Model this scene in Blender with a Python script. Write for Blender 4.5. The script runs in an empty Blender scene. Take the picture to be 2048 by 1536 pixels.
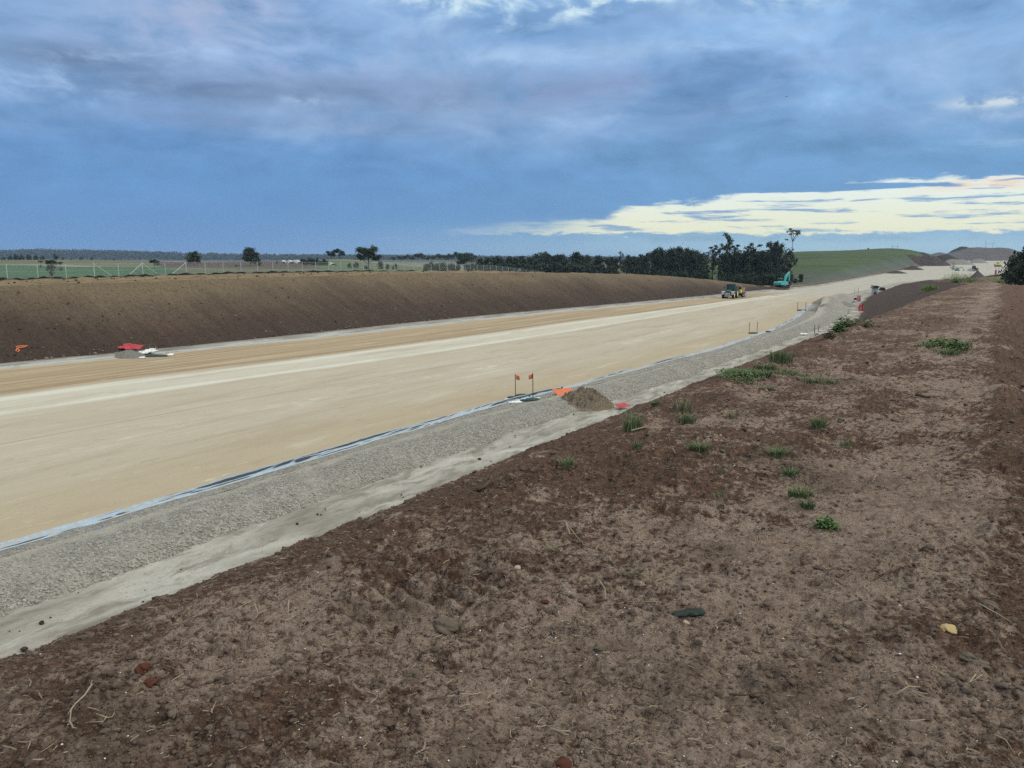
import bpy, math, random
import numpy as np
from mathutils import Vector, Matrix, Euler
rnd = random.Random(7)
RS = np.random.RandomState(11)
SC = bpy.context.scene
COL = SC.collection
R = math.radians

# ------------------------------------------------------------------ camera geometry (metres, road level = 0)
FPX, HZ, CZ = 1550.0, 516.0, 8.0
PITCH = math.atan((768 - HZ) / FPX)
AZ = R(32)
SD = (math.sin(AZ), math.cos(AZ))      # along the road
TD = (-math.cos(AZ), math.sin(AZ))     # across it, to the left

def ray(u, v):
    a = (u - 1024) / FPX; b = (v - 768) / FPX
    return np.array([a, math.cos(PITCH) - b * math.sin(PITCH), -math.sin(PITCH) - b * math.cos(PITCH)])
def to_st(x, y): return x * SD[0] + y * SD[1], x * TD[0] + y * TD[1]
def to_xy(s, t): return s * SD[0] + t * TD[0], s * SD[1] + t * TD[1]

# ------------------------------------------------------------------ noise
def _h(ix, iy, seed):
    a = (ix.astype(np.int64) * 374761393 + iy.astype(np.int64) * 668265263 + seed * 1442695041) & 0xffffffff
    a = ((a ^ (a >> 13)) * 1274126177) & 0xffffffff
    a = ((a ^ (a >> 16)) * 2246822519) & 0xffffffff
    return ((a ^ (a >> 15)) & 0xffffff) / float(0xffffff)
def vnoise(x, y, seed=0):
    ix = np.floor(x); iy = np.floor(y); fx = x - ix; fy = y - iy
    ix = ix.astype(np.int64); iy = iy.astype(np.int64)
    ux = fx * fx * fx * (fx * (fx * 6 - 15) + 10); uy = fy * fy * fy * (fy * (fy * 6 - 15) + 10)
    a = _h(ix, iy, seed); b = _h(ix + 1, iy, seed); c = _h(ix, iy + 1, seed); d = _h(ix + 1, iy + 1, seed)
    return (a * (1 - ux) + b * ux) * (1 - uy) + (c * (1 - ux) + d * ux) * uy
def fbm(x, y, seed=0, octv=4, gain=0.5):
    r = 0; a = 1; n = 0
    for o in range(octv):
        c, s_ = math.cos(o * 1.1), math.sin(o * 1.1)
        r = r + a * (vnoise((x * c - y * s_) * 2 ** o + 17 * o, (x * s_ + y * c) * 2 ** o + 31 * o, seed + o) - 0.5); n += a; a *= gain
    return r / n * 2          # about -1..1
def lumps(x, y, cell, seed, prob):
    """cellular half-round lumps, 0..1; prob may be an array"""
    gx = x / cell; gy = y / cell
    ix = np.floor(gx).astype(np.int64); iy = np.floor(gy).astype(np.int64)
    out = np.zeros_like(x)
    for dx in (-1, 0, 1):
        for dy in (-1, 0, 1):
            cx = ix + dx; cy = iy + dy
            px = cx + _h(cx, cy, seed); py = cy + _h(cx, cy, seed + 1)
            rad = 0.2 + 0.45 * _h(cx, cy, seed + 2) ** 2
            on = _h(cx, cy, seed + 3) < prob
            q = ((gx - px) ** 2 + (gy - py) ** 2) / rad ** 2
            out = np.maximum(out, np.where(on & (q < 1), np.sqrt(np.maximum(0, 1 - q)) * rad / 0.65, 0))
    return out
def sst(a, b, x):
    q = np.clip((x - a) / (b - a), 0, 1); return q * q * (3 - 2 * q)

# ------------------------------------------------------------------ long lines of the cutting: t and z along s
def line(pts):
    a = np.array(pts, float)
    def f(s):
        return np.interp(s, a[:, 0], a[:, 1])
    def g(s):      # slightly smoothed
        w = 3 + np.abs(s) * 0.03
        return (f(s - w) + 2 * f(s) + f(s + w)) / 4
    return g
tR0 = line([(-60, -.3), (30, -.1), (60, -1), (100, -3), (150, 0), (200, 5), (250, 12), (300, 14), (345, 8), (430, -7), (650, -32), (1500, -52)])
zR0 = line([(-60, 6.35), (20, 6.3), (60, 6.2), (75, 6.0), (100, 5.0), (150, 3.6), (200, 2.6), (250, 1.5), (330, .3), (494, 1.0), (637, 2.5), (824, 3.7), (1500, 6)])
tCR = line([(-60, 4.0), (12, 4.1), (22, 3.9), (30, 3.4), (60, 2.9), (100, 2.6), (150, 6), (200, 11), (250, 18), (300, 21), (345, 14), (430, -1), (650, -26), (1500, -46)])
zCR = line([(-60, 6.06), (5, 6.05), (14, 6.02), (22, 6.09), (40, 6.09), (60, 6.0), (80, 5.7), (100, 5.1), (150, 3.7), (200, 2.7), (250, 1.6), (330, .2), (400, .05), (494, 1.15), (637, 2.65), (824, 3.85), (1500, 6)])
tTR = line([(-60, 14), (100, 14.2), (125, 16.5), (154, 21), (192, 24.2), (287, 27), (345, 17.5), (430, 2.5), (650, -22.5), (1500, -42.5)])
tPG = line([(-60, 19.2), (30, 19.1), (37, 18.9), (50, 18.2), (87, 17.8), (113, 17.6), (130, 19.5), (154, 23), (192, 25.6), (287, 27.6), (345, 18.4), (430, 3.4), (650, -21.6), (1500, -41.6)])
tGT = line([(-60, 21.9), (30, 21.9), (45, 21), (60, 20), (72, 19.6), (86, 19.9), (106, 20.8), (122, 22.6), (140, 25.5), (165, 27.5), (200, 27.2), (287, 28.4), (345, 19), (430, 4), (650, -21), (1500, -41)])
tRR = line([(-60, 23), (20, 23.3), (36, 23.4), (42, 22.6), (55, 22), (71, 21.2), (89, 21.6), (105, 22.9), (120, 24.9), (140, 27.9), (165, 29.6), (200, 28.6), (287, 29.2), (345, 20), (430, 5), (650, -20), (1500, -40)])
tRL = line([(-60, 64), (0, 62.5), (28, 61.5), (38, 59.8), (54, 58.3), (68, 57.8), (89, 57.2), (113, 54.1), (150, 50), (197, 46.7), (235, 43.8), (303, 45.4), (396, 48.6), (494, 46.6), (637, 44), (824, 41), (1500, 70)])
zRD = line([(-60, 0), (380, 0), (420, .15), (494, 1.1), (637, 2.6), (824, 3.8), (1000, 4.8), (1500, 6)])
tTL = line([(-60, 65.6), (0, 64), (28, 63.2), (44, 61.4), (56, 61.2), (72, 61), (93, 59.8), (119, 56.6), (158, 52.6), (208, 49.3), (235, 45.8), (303, 47.4), (396, 50.6), (494, 48.6), (637, 46), (824, 43), (1500, 72)])
tCL = line([(-60, 72.6), (60, 72.4), (85, 71.8), (107, 69), (124, 66.4), (154, 62.1), (173, 57.9), (192, 54), (208, 49.9), (235, 46.4), (303, 48), (396, 51.2), (494, 49.2), (637, 46.6), (824, 43.6), (1500, 73)])
zCL = line([(-60, 5.6), (33, 5.62), (67, 5.78), (85, 5.82), (107, 5.68), (124, 5.34), (154, 4.55), (173, 3.4), (192, 1.95), (208, .35), (235, .25), (396, .3), (494, 1.4), (637, 2.9), (824, 4.1), (1500, 6.3)])

def corridor(s, t):
    zr = zRD(s)
    T = [tR0(s), tCR(s), tTR(s), tPG(s), tGT(s), tRR(s), tRL(s), tTL(s), tCL(s)]
    Z = [zR0(s), zCR(s), zr - .32, zr - .3, zr + .12, zr + .02, zr, zr + .2, zCL(s)]
    z = np.where(t < T[0], Z[0], Z[-1])
    for i in range(len(T) - 1):
        w = np.clip((t - T[i]) / np.maximum(T[i + 1] - T[i], .05), 0, 1)
        z = np.where((t >= T[i]) & (t < T[i + 1]), Z[i] * (1 - w) + Z[i + 1] * w, z)
    return z

# rolling country: heights given at bearings (picture column) and distances
CTRL = []
def ct(us, pts):
    for u in us:
        for r_, z in pts: CTRL.append((math.degrees(math.atan((u - 1024) / FPX)), r_, z))
ct([-900, -300], [(40, 5.6), (100, 5.8), (300, 6), (450, 7), (900, 4), (2500, 3), (9000, 0)])
ct([0, 150], [(60, 5.8), (80, 5.9), (130, 5.6), (250, 5.7), (450, 7.1), (620, 6), (900, 3), (2500, 2), (9000, -2)])
ct([300], [(85, 5.9), (200, 5.6), (450, 6.3), (700, 5), (2500, 2), (9000, -2)])
ct([480, 600], [(95, 5.95), (116, 5.9), (200, 5.3), (300, 6.4), (420, 6.0), (700, 3), (2500, 2), (9000, -2)])
ct([690], [(116, 5.9), (200, 5.4), (300, 5.6), (400, 7.3), (500, 5.5), (2500, 2), (9000, -2)])
ct([800, 890], [(125, 5.85), (160, 5.3), (300, 4.0), (500, 4.5), (700, 4.5), (2500, 2), (9000, -2)])
ct([1000], [(135, 5.7), (190, 4.5), (300, 1.0), (450, .5), (900, 1), (2500, 1), (9000, -2)])
ct([1130, 1250], [(145, 5.2), (215, 2.8), (300, 0), (450, 0), (900, 1), (2500, 1), (9000, -2)])
ct([1400], [(180, 3.2), (230, .5), (300, -.8), (400, 1.2), (650, 7), (1100, 4), (2500, 1), (9000, -2)])
ct([1590], [(230, .2), (260, -.3), (330, 1.0), (450, 5.5), (700, 13.2), (1000, 8), (2500, 1), (9000, -2)])
ct([1700], [(300, .6), (360, 2.2), (450, 5.5), (700, 14.2), (1000, 9), (2500, 1), (9000, -2)])
ct([1800], [(450, 3), (560, 7.5), (750, 15.2), (1000, 12), (2500, 1), (9000, -2)])
ct([1900], [(150, 2.5), (450, 1.2), (700, 4), (900, 8), (1200, 8), (2500, 1), (9000, -2)])
ct([2060, 2300], [(30, 4.4), (80, 4.0), (110, 3.6), (200, 1.5), (400, 1), (900, 3), (2500, 1), (9000, -2)])
ct([3200, 6000], [(15, 4.5), (60, 4.0), (200, 2), (900, 2), (2500, 1), (9000, -2)])
_C = np.array(CTRL)
_K = np.stack([_C[:, 0] / 9.0, np.log(_C[:, 1]) * 2.2], 1)
_Z = _C[:, 2]
def _phi(d2): return np.sqrt(d2 + .04)
_n = len(_C)
_A = np.zeros((_n + 1, _n + 1))
_A[:_n, :_n] = _phi(((_K[:, None] - _K[None]) ** 2).sum(2)) + np.eye(_n) * 1e-6
_A[:_n, _n] = 1; _A[_n, :_n] = 1
_W = np.linalg.solve(_A, np.append(_Z, 0))
def country(x, y):
    sh = x.shape
    az = np.degrees(np.arctan2(x, y)).ravel() / 9.0
    lr = np.log(np.clip(np.hypot(x, y).ravel(), 8, 25000)) * 2.2
    out = np.empty(az.shape)
    for i in range(0, len(az), 40000):
        a = az[i:i + 40000]; b = lr[i:i + 40000]
        out[i:i + 40000] = _phi((a[:, None] - _K[None, :, 0]) ** 2 + (b[:, None] - _K[None, :, 1]) ** 2) @ _W[:_n] + _W[_n]
    return out.reshape(sh)
def ground(x, y):
    """macro height of the land at x, y"""
    x = np.asarray(x, float); y = np.asarray(y, float)
    s, t = to_st(x, y)
    z = (corridor(s, t - .5) + corridor(s, t) * 2 + corridor(s, t + .5)) / 4
    c = country(x, y)
    cl = tCL(s)
    wl = sst(0, 12, t - cl - .5)
    r0 = tR0(s)
    wr = sst(0, 22, r0 - 1 - t)
    z = z * (1 - wl) + c * wl
    z = z * (1 - wr) + c * wr
    return z
def G1(x, y): return float(ground(np.array([x]), np.array([y]))[0])
_KK = np.exp(np.linspace(math.log(1.5), math.log(6000), 5000))
def G(u, v):
    """the point of the land seen at picture position u, v"""
    d = ray(u, v); d = d / math.hypot(d[0], d[1])
    x = d[0] * _KK; y = d[1] * _KK; z = CZ + d[2] * _KK
    below = np.nonzero(z < ground(x, y))[0]
    i = below[0] if len(below) else len(_KK) - 1
    return Vector((x[i], y[i], float(ground(x[i:i + 1], y[i:i + 1])[0])))
def AT(u, r_):
    """point on the land at column u, r_ metres deep"""
    x = (u - 1024) / FPX * r_ ; y = r_
    # r_ is depth along the view's ground axis
    return Vector((x, y, G1(x, y)))
def topz(v, depth): return CZ + (HZ - v) / FPX * depth

# ------------------------------------------------------------------ objects and labels
def tag(o, label=None, cat=None, group=None, kind=None):
    if label: o['label'] = label
    if cat: o['category'] = cat
    if group: o['group'] = group
    if kind: o['kind'] = kind
    return o
def empty(name, loc, rz=0, label=None, cat=None, group=None, scale=1):
    o = bpy.data.objects.new(name, None); COL.objects.link(o); o.empty_display_size = .3
    o.location = loc; o.rotation_euler = (0, 0, rz); o.scale = (scale,) * 3 if not hasattr(scale, '__len__') else scale
    return tag(o, label, cat, group)
def link(name, me, parent=None, loc=None, rot=None):
    o = bpy.data.objects.new(name, me); COL.objects.link(o)
    if parent: o.parent = parent
    if loc is not None: o.location = loc
    if rot is not None: o.rotation_euler = rot
    return o
def mesh_np(name, V, F, mat, smooth=False, attrs=None):
    """V (n,3); F (m,k) equal-size faces"""
    V = np.asarray(V, np.float32); F = np.asarray(F, np.int32)
    me = bpy.data.meshes.new(name)
    me.vertices.add(len(V)); me.vertices.foreach_set('co', V.ravel())
    k = F.shape[1]
    me.loops.add(F.size); me.loops.foreach_set('vertex_index', F.ravel())
    me.polygons.add(len(F)); me.polygons.foreach_set('loop_start', np.arange(0, F.size, k, dtype=np.int32))
    me.polygons.foreach_set('loop_total', np.full(len(F), k, np.int32))
    me.polygons.foreach_set('use_smooth', np.full(len(F), smooth, bool))
    for a, (tp, arr) in (attrs or {}).items():
        at = me.attributes.new(a, tp, 'POINT')
        at.data.foreach_set('vector' if tp == 'FLOAT_VECTOR' else 'color' if tp == 'FLOAT_COLOR' else 'value', np.asarray(arr, np.float32).ravel())
    me.update(calc_edges=True); me.validate()
    if mat: me.materials.append(mat)
    return me
def grid_faces(nr, nc):
    i = np.arange(nr - 1)[:, None] * nc + np.arange(nc - 1)[None]
    return np.stack([i, i + 1, i + nc + 1, i + nc], -1).reshape(-1, 4)
def grid_obj(name, X, Y, Z, mat, mask=None, attrs=None, smooth=True, flip=False):
    nr, nc = X.shape
    V = np.stack([X, Y, Z], -1).reshape(-1, 3); F = grid_faces(nr, nc)
    if flip: F = F[:, ::-1]
    at = {k: (tp, np.asarray(a).reshape(len(V), -1)) for k, (tp, a) in (attrs or {}).items()}
    if mask is not None:
        F = F[mask.reshape(-1)[F].all(1)]
        used = np.unique(F); mp = np.zeros(len(V), np.int32); mp[used] = np.arange(len(used))
        V = V[used]; F = mp[F]; at = {k: (tp, a[used]) for k, (tp, a) in at.items()}
    return link(name, mesh_np(name, V, F, mat, smooth, at))

class MB:
    """collects simple solids into one mesh"""
    def __init__(s): s.v = []; s.f = []
    def add(s, V, F):
        n = len(s.v); s.v += [tuple(p) for p in V]; s.f += [tuple(i + n for i in f) for f in F]; return s
    def box(s, c, d, rot=(0, 0, 0), taper=(1, 1)):
        m = Euler(rot).to_matrix(); V = []
        for z in (-1, 1):
            k = taper if z > 0 else (1, 1)
            for x, y in ((-1, -1), (1, -1), (1, 1), (-1, 1)):
                V.append(m @ Vector((x * d[0] / 2 * k[0], y * d[1] / 2 * k[1], z * d[2] / 2)) + Vector(c))
        return s.add(V, [(3, 2, 1, 0), (4, 5, 6, 7), (0, 1, 5, 4), (1, 2, 6, 5), (2, 3, 7, 6), (3, 0, 4, 7)])
    def cyl(s, a, b, r0, r1=None, n=12, cap=True):
        a = Vector(a); b = Vector(b); r1 = r0 if r1 is None else r1
        d = (b - a).normalized(); p = d.orthogonal().normalized(); q = d.cross(p)
        V = []
        for c, r_ in ((a, r0), (b, r1)):
            for i in range(n):
                an = 2 * math.pi * i / n; V.append(c + (p * math.cos(an) + q * math.sin(an)) * r_)
        F = [(i, (i + 1) % n, n + (i + 1) % n, n + i) for i in range(n)]
        if cap: F += [tuple(range(n))[::-1], tuple(range(n, 2 * n))]
        return s.add(V, F)
    def tube(s, pts, rad, n=5):
        pts = [Vector(p) for p in pts]
        if not hasattr(rad, '__len__'): rad = [rad] * len(pts)
        V = []; F = []; p = None
        for i, c in enumerate(pts):
            d = (pts[min(i + 1, len(pts) - 1)] - pts[max(i - 1, 0)]).normalized()
            p = d.orthogonal().normalized() if p is None else (p - d * p.dot(d)).normalized()
            q = d.cross(p)
            for k in range(n):
                an = 2 * math.pi * k / n; V.append(c + (p * math.cos(an) + q * math.sin(an)) * rad[i])
        for i in range(len(pts) - 1):
            for k in range(n): F.append((i * n + k, i * n + (k + 1) % n, (i + 1) * n + (k + 1) % n, (i + 1) * n + k))
        F += [tuple(range(n))[::-1], tuple(range(len(V) - n, len(V)))]
        return s.add(V, F)
    def prism(s, poly, y0, y1):
        """polygon in x,z pulled along y"""
        n = len(poly)
        V = [(x, y0, z) for x, z in poly] + [(x, y1, z) for x, z in poly]
        F = [(i, (i + 1) % n, n + (i + 1) % n, n + i) for i in range(n)] + [tuple(range(n))[::-1], tuple(range(n, 2 * n))]
        return s.add(V, F)
    def build(s, name, mat, parent=None, bevel=0, smooth=False):
        me = bpy.data.meshes.new(name); me.from_pydata([tuple(p) for p in s.v], [], s.f); me.update()
        me.materials.append(mat)
        if smooth: me.polygons.foreach_set('use_smooth', [True] * len(me.polygons))
        o = link(name, me, parent)
        if bevel:
            b = o.modifiers.new('bevel', 'BEVEL'); b.width = bevel; b.segments = 2; b.limit_method = 'ANGLE'
        return o

# ------------------------------------------------------------------ node helper
class NT:
    def __init__(s, tree): s.t = tree; s.n = tree.nodes; s.l = tree.links
    def node(s, tp, props=None, **inp):
        n = s.n.new(tp)
        for k, v in (props or {}).items(): setattr(n, k, v)
        for k, v in inp.items(): s.set(n, k.replace('_', ' '), v)
        return n
    def set(s, n, k, v):
        sock = n.inputs[k] if not (isinstance(k, str) and k.isdigit()) else n.inputs[int(k)]
        if isinstance(v, bpy.types.NodeSocket): s.l.new(v, sock)
        else: sock.default_value = v if not isinstance(v, (tuple, list)) or len(v) != 3 or sock.type != 'RGBA' else (*v, 1)
    def m(s, op, a, b=None, c=None, clamp=False):
        n = s.n.new('ShaderNodeMath'); n.operation = op; n.use_clamp = clamp
        for i, q in enumerate((a, b, c)):
            if q is not None: s.set(n, str(i), q)
        return n.outputs[0]
    def add(s, a, b): return s.m('ADD', a, b)
    def mul(s, a, b): return s.m('MULTIPLY', a, b)
    def sst(s, a, b, x):
        n = s.node('ShaderNodeMapRange', {'interpolation_type': 'SMOOTHSTEP'})
        s.set(n, 'Value', x); s.set(n, 'From Min', a); s.set(n, 'From Max', b); return n.outputs[0]
    def mix(s, f, a, b, mode='MIX'):
        n = s.n.new('ShaderNodeMix'); n.data_type = 'RGBA'; n.blend_type = mode; n.clamp_factor = True
        for k, q in ((0, f), (6, a), (7, b)):
            if isinstance(q, bpy.types.NodeSocket): s.l.new(q, n.inputs[k])
            else: n.inputs[k].default_value = (*q, 1) if isinstance(q, (tuple, list)) and len(q) == 3 else q
        return n.outputs[2]
    def noise(s, vec, scale, detail=4, rough=.55, dist=0, dim='3D'):
        n = s.node('ShaderNodeTexNoise', {'noise_dimensions': dim}, Scale=scale, Detail=detail, Roughness=rough, Distortion=dist)
        if vec is not None: s.l.new(vec, n.inputs['Vector'])
        return n.outputs[0]
    def ramp(s, f, stops, interp='LINEAR'):
        n = s.n.new('ShaderNodeValToRGB'); n.color_ramp.interpolation = interp; e = n.color_ramp.elements
        while len(e) < len(stops): e.new(.5)
        for i, (p, c) in enumerate(stops): e[i].position = p; e[i].color = (*c, 1) if hasattr(c, '__len__') else (c, c, c, 1)
        s.l.new(f, n.inputs[0]); return n.outputs[0]
    def vec(s, x, y, z=0):
        n = s.n.new('ShaderNodeCombineXYZ')
        for i, q in enumerate((x, y, z)): s.set(n, str(i), q)
        return n.outputs[0]
    def sep(s, v):
        n = s.n.new('ShaderNodeSeparateXYZ'); s.l.new(v, n.inputs[0]); return n.outputs
    def attr(s, name): return s.node('ShaderNodeAttribute', {'attribute_name': name})
def material(name, rough=.9, spec=.2):
    m = bpy.data.materials.new(name); m.use_nodes = True
    t = NT(m.node_tree); b = m.node_tree.nodes['Principled BSDF']
    b.inputs['Roughness'].default_value = rough; b.inputs['Specular IOR Level'].default_value = spec
    t.bsdf = b; t.pos = t.node('ShaderNodeNewGeometry').outputs['Position']
    return m, t
def bump(t, h, strength=.5, dist=.02):
    n = t.node('ShaderNodeBump', Strength=strength, Distance=dist); t.l.new(h, n.inputs['Height']); t.l.new(n.outputs[0], t.bsdf.inputs['Normal'])
def setc(t, c): t.set(t.bsdf, 'Base Color', c)
def plain(name, col, rough=.6, var=.25, scale=3.0, metal=0, spec=.4, dirt=None):
    m, t = material(name, rough, spec)
    tc = t.node('ShaderNodeTexCoord').outputs['Object']
    n = t.noise(tc, scale, 5, .6)
    c = t.mix(n, tuple(k * (1 - var) for k in col), tuple(min(1, k * (1 + var)) for k in col))
    if dirt: c = t.mix(t.sst(.48, .75, t.noise(tc, scale * .6, 6, .7)), c, dirt)
    setc(t, c); t.bsdf.inputs['Metallic'].default_value = metal
    return m
# ------------------------------------------------------------------ world
def make_world():
    w = bpy.data.worlds.new('World'); SC.world = w; w.use_nodes = True
    t = NT(w.node_tree); t.n.clear()
    d = t.node('ShaderNodeTexCoord').outputs['Generated']
    x, y, z = t.sep(d)
    X = t.m('DIVIDE', t.mul(t.m('ARCTAN2', x, y), 180 / math.pi), 33.4)   # bearing, -1..1 over the view
    Y = t.mul(t.m('ARCSINE', z), 180 / math.pi)                          # elevation, degrees
    # gently warped bearing / elevation space for the cloud noise
    S0 = t.vec(X, t.mul(Y, .06), 0)
    wn = t.node('ShaderNodeTexNoise', Scale=2.2, Detail=3.0, Roughness=.5); t.l.new(S0, wn.inputs['Vector'])
    wa = t.node('ShaderNodeVectorMath', {'operation': 'MULTIPLY_ADD'}); t.l.new(wn.outputs['Color'], wa.inputs[0]); wa.inputs[1].default_value = (.34, .22, 0); t.l.new(S0, wa.inputs[2])
    S = wa.outputs[0]
    n_big = t.noise(S, 1.9, 5, .5); n_mid = t.noise(S, 4.6, 6, .55); n_fin = t.noise(S, 12.0, 6, .58)
    L = t.vec(X, t.mul(Y, .16), 2.0); n_lay = t.noise(L, 3.0, 6, .55, .25); n_lf = t.noise(L, 9.0, 6, .6, .2)
    ctr = lambda n, k: t.mul(t.m('SUBTRACT', n, .5), k)
    def g(x0, y0, sx, sy, tilt=0.0):
        dx = t.m('SUBTRACT', X, x0); dy = t.m('SUBTRACT', t.m('SUBTRACT', Y, y0), t.mul(dx, tilt))
        return t.m('EXPONENT', t.mul(t.add(t.m('POWER', t.m('DIVIDE', dx, sx), 2.0), t.m('POWER', t.m('DIVIDE', dy, sy), 2.0)), -1.0))
    def put(c, mask, col, k=1.0): return t.mix(t.m('MULTIPLY', mask, k, clamp=True), c, col)
    side = t.sst(-.75, .75, X)
    low = t.mix(side, (.125, .295, .60), (.42, .64, .74))
    mid = t.mix(side, (.118, .285, .585), (.160, .350, .63))
    top = t.mix(side, (.27, .485, .83), (.26, .51, .87))
    c = t.mix(t.sst(.1, 3.2, t.add(Y, ctr(n_mid, 2))), low, mid)
    c = t.mix(t.sst(7.0, 12.5, t.add(Y, ctr(n_big, 6))), c, top)
    hi = t.sst(7.0, 10.0, t.add(Y, ctr(n_mid, 3)))
    lum = t.add(t.mul(n_big, .5), t.mul(n_mid, .5))
    c = put(c, t.mul(t.sst(.47, .66, lum), hi), (.42, .63, .93), .8)
    c = put(c, t.mul(t.sst(.52, .36, lum), hi), (.145, .295, .56), .75)
    # warm grey cloud on the left with its darker base
    ed = t.sst(.36, .60, t.add(t.mul(n_mid, .6), t.mul(n_fin, .4)))
    c = put(c, t.mul(g(-.68, 14.6, .26, 3.4, 4.0), ed), (.37, .46, .68), .95)
    c = put(c, t.mul(g(-.60, 15.5, .13, 2.0), ed), (.44, .50, .69), .8)
    c = put(c, t.mul(g(-.36, 10.9, .50, 1.5, -1.0), t.sst(.34, .62, n_mid)), (.30, .40, .62), .8)
    c = put(c, t.mul(t.m('MAXIMUM', g(-.58, 10.9, .26, .8), t.m('MAXIMUM', g(-.22, 11.3, .30, 1.1), g(-.85, 12.1, .16, .9))), t.sst(.36, .52, t.add(t.mul(n_mid, .5), t.mul(n_lay, .5)))), (.145, .235, .41), 1.25)
    c = put(c, t.mul(g(-.45, 9.0, .35, .5), t.sst(.40, .6, n_lay)), (.15, .26, .48), 1.0)
    c = put(c, t.mul(g(-.25, 13.2, .35, 1.4), t.sst(.42, .6, n_mid)), (.34, .46, .74), .8)
    c = put(c, t.mul(g(-.33, 8.9, .22, .5), ed), (.33, .45, .68), .5)
    # wide soft grey bank right of the middle
    c = put(c, t.mul(g(.12, 11.6, .55, 1.5, 2.2), t.sst(.38, .56, n_mid)), (.25, .355, .59), .95)
    c = put(c, t.mul(g(.12, 15.6, .32, 1.2, 1.0), t.sst(.38, .56, n_mid)), (.175, .33, .62), .8)
    c = put(c, t.mul(g(.20, 13.9, .50, .7, 1.2), t.sst(.42, .60, t.add(t.mul(n_lay, .5), t.mul(n_mid, .5)))), (.40, .60, .86), .8)
    c = put(c, g(.92, 17.8, .22, 1.5), (.19, .31, .53), .75)
    # bright wisps
    wd = t.sst(.44, .64, t.add(t.mul(n_mid, .45), t.mul(n_fin, .55)))
    c = put(c, t.mul(t.m('MAXIMUM', g(-.10, 17.6, .14, 1.2), t.m('MAXIMUM', g(.30, 17.6, .30, .8, 5.0), g(.56, 17.0, .16, .9))), wd), (.72, .92, .98), 2.6)
    c = put(c, t.mul(g(.42, 18.6, .13, .9), wd), (.90, .92, .94), 2.0)
    c = put(c, t.mul(g(-.42, 10.55, .05, .3), wd), (.40, .57, .80), .9); c = put(c, t.mul(g(-.13, 10.4, .05, .35, 6), wd), (.40, .57, .80), .7)
    c = put(c, t.mul(g(.20, 9.75, .05, .35), wd), (.38, .56, .80), .9)
    c = put(c, t.mul(g(.925, 9.35, .07, .36), t.sst(.38, .52, n_fin)), (.86, .95, .93), 1.3); c = put(c, t.mul(g(.96, 8.5, .09, .3), wd), (.50, .62, .78), .8)
    c = put(c, t.mul(g(.95, 6.9, .12, .35), t.sst(.40, .6, n_lf)), (.30, .52, .76), .7)
    tx = t.add(ctr(n_mid, .75), t.add(ctr(n_fin, .55), ctr(n_lay, .55))); tx = t.add(1.0, t.mul(tx, t.sst(1.0, 9.0, Y)))
    sv = t.n.new('ShaderNodeVectorMath'); sv.operation = 'SCALE'; t.l.new(c, sv.inputs[0]); t.l.new(tx, sv.inputs['Scale']); c = sv.outputs[0]
    gd = t.mul(t.sst(.36, .58, t.add(t.mul(n_big, .5), t.mul(n_lay, .5))), t.sst(5.5, 9.0, t.add(Y, ctr(n_mid, 2.5))))
    c = put(c, gd, (.26, .385, .60), .45)
    c = put(c, t.mul(t.m('MAXIMUM', g(-.86, 17.6, .2, 1.2), t.m('MAXIMUM', g(.0, 13.6, .12, .6), t.m('MAXIMUM', g(-.72, 12.6, .3, .5, 5.0), g(-.9, 10.4, .16, .9)))), wd), (.42, .60, .88), .9)
    # clear yellow strip low on the right, torn at its edges
    edge = t.add(t.mul(t.sst(-.16, .44, X), 2.1), t.add(t.mul(t.sst(.40, .72, X), 1.05), 1.75))
    edge = t.add(edge, t.add(ctr(n_lf, 1.5), t.add(ctr(n_lay, 2.2), ctr(n_fin, .7))))
    sw = t.add(.16, t.mul(t.sst(.35, -.15, X), .5)); up = t.m('SUBTRACT', 1.0, t.sst(-.75, .65, t.m('DIVIDE', t.m('SUBTRACT', Y, edge), t.mul(sw, 1.6))))
    bot = t.add(1.72, t.add(ctr(n_fin, .8), ctr(t.noise(t.vec(X, t.mul(Y, .1), 8.0), 22.0, 5, .6), 1.0))); dn = t.sst(-.12, .12, t.m('SUBTRACT', Y, bot))
    xs = t.sst(-.30, .22, t.add(X, ctr(n_lay, .7)))
    streak = t.m('SUBTRACT', 1.0, t.mul(t.sst(.52, .64, t.noise(t.vec(X, t.mul(Y, .34), 5.0), 6.0, 7, .62, .2)), .85))
    blob = t.sst(.53, .45, t.add(t.mul(g(.66, 4.62, .27, .34), .50), t.mul(n_lf, .36)))
    band = t.mul(t.mul(t.mul(up, dn), xs), t.mul(streak, blob))
    yel = t.mix(t.sst(1.8, 5.2, Y), (.88, .90, .68), (.84, .94, .90)); yel = t.mix(t.sst(.3, -.15, X), yel, (.55, .69, .68))
    yel = put(yel, t.mul(g(.95, 4.55, .16, .35), t.sst(.42, .6, n_lf)), (.92, .72, .56), .9)
    c = put(c, band, yel)
    c = put(c, t.mul(g(.55, 1.35, .6, .22), t.sst(.45, .6, n_fin)), (.235, .41, .55), .7)
    # bright overcast above the picture
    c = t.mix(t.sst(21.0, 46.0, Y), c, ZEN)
    bg2 = t.node('ShaderNodeBackground', Strength=1.0); t.l.new(c, bg2.inputs[0])
    sky = t.node('ShaderNodeTexSky', {'sky_type': 'NISHITA', 'sun_disc': False, 'sun_elevation': R(34), 'sun_rotation': R(112)})
    bg1 = t.node('ShaderNodeBackground', Strength=.1); t.l.new(sky.outputs[0], bg1.inputs[0])
    mx = t.node('ShaderNodeMixShader'); mx.inputs[0].default_value = .93
    t.l.new(bg1.outputs[0], mx.inputs[1]); t.l.new(bg2.outputs[0], mx.inputs[2])
    out = t.node('ShaderNodeOutputWorld'); t.l.new(mx.outputs[0], out.inputs[0])
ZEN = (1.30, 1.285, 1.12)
make_world()
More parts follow.
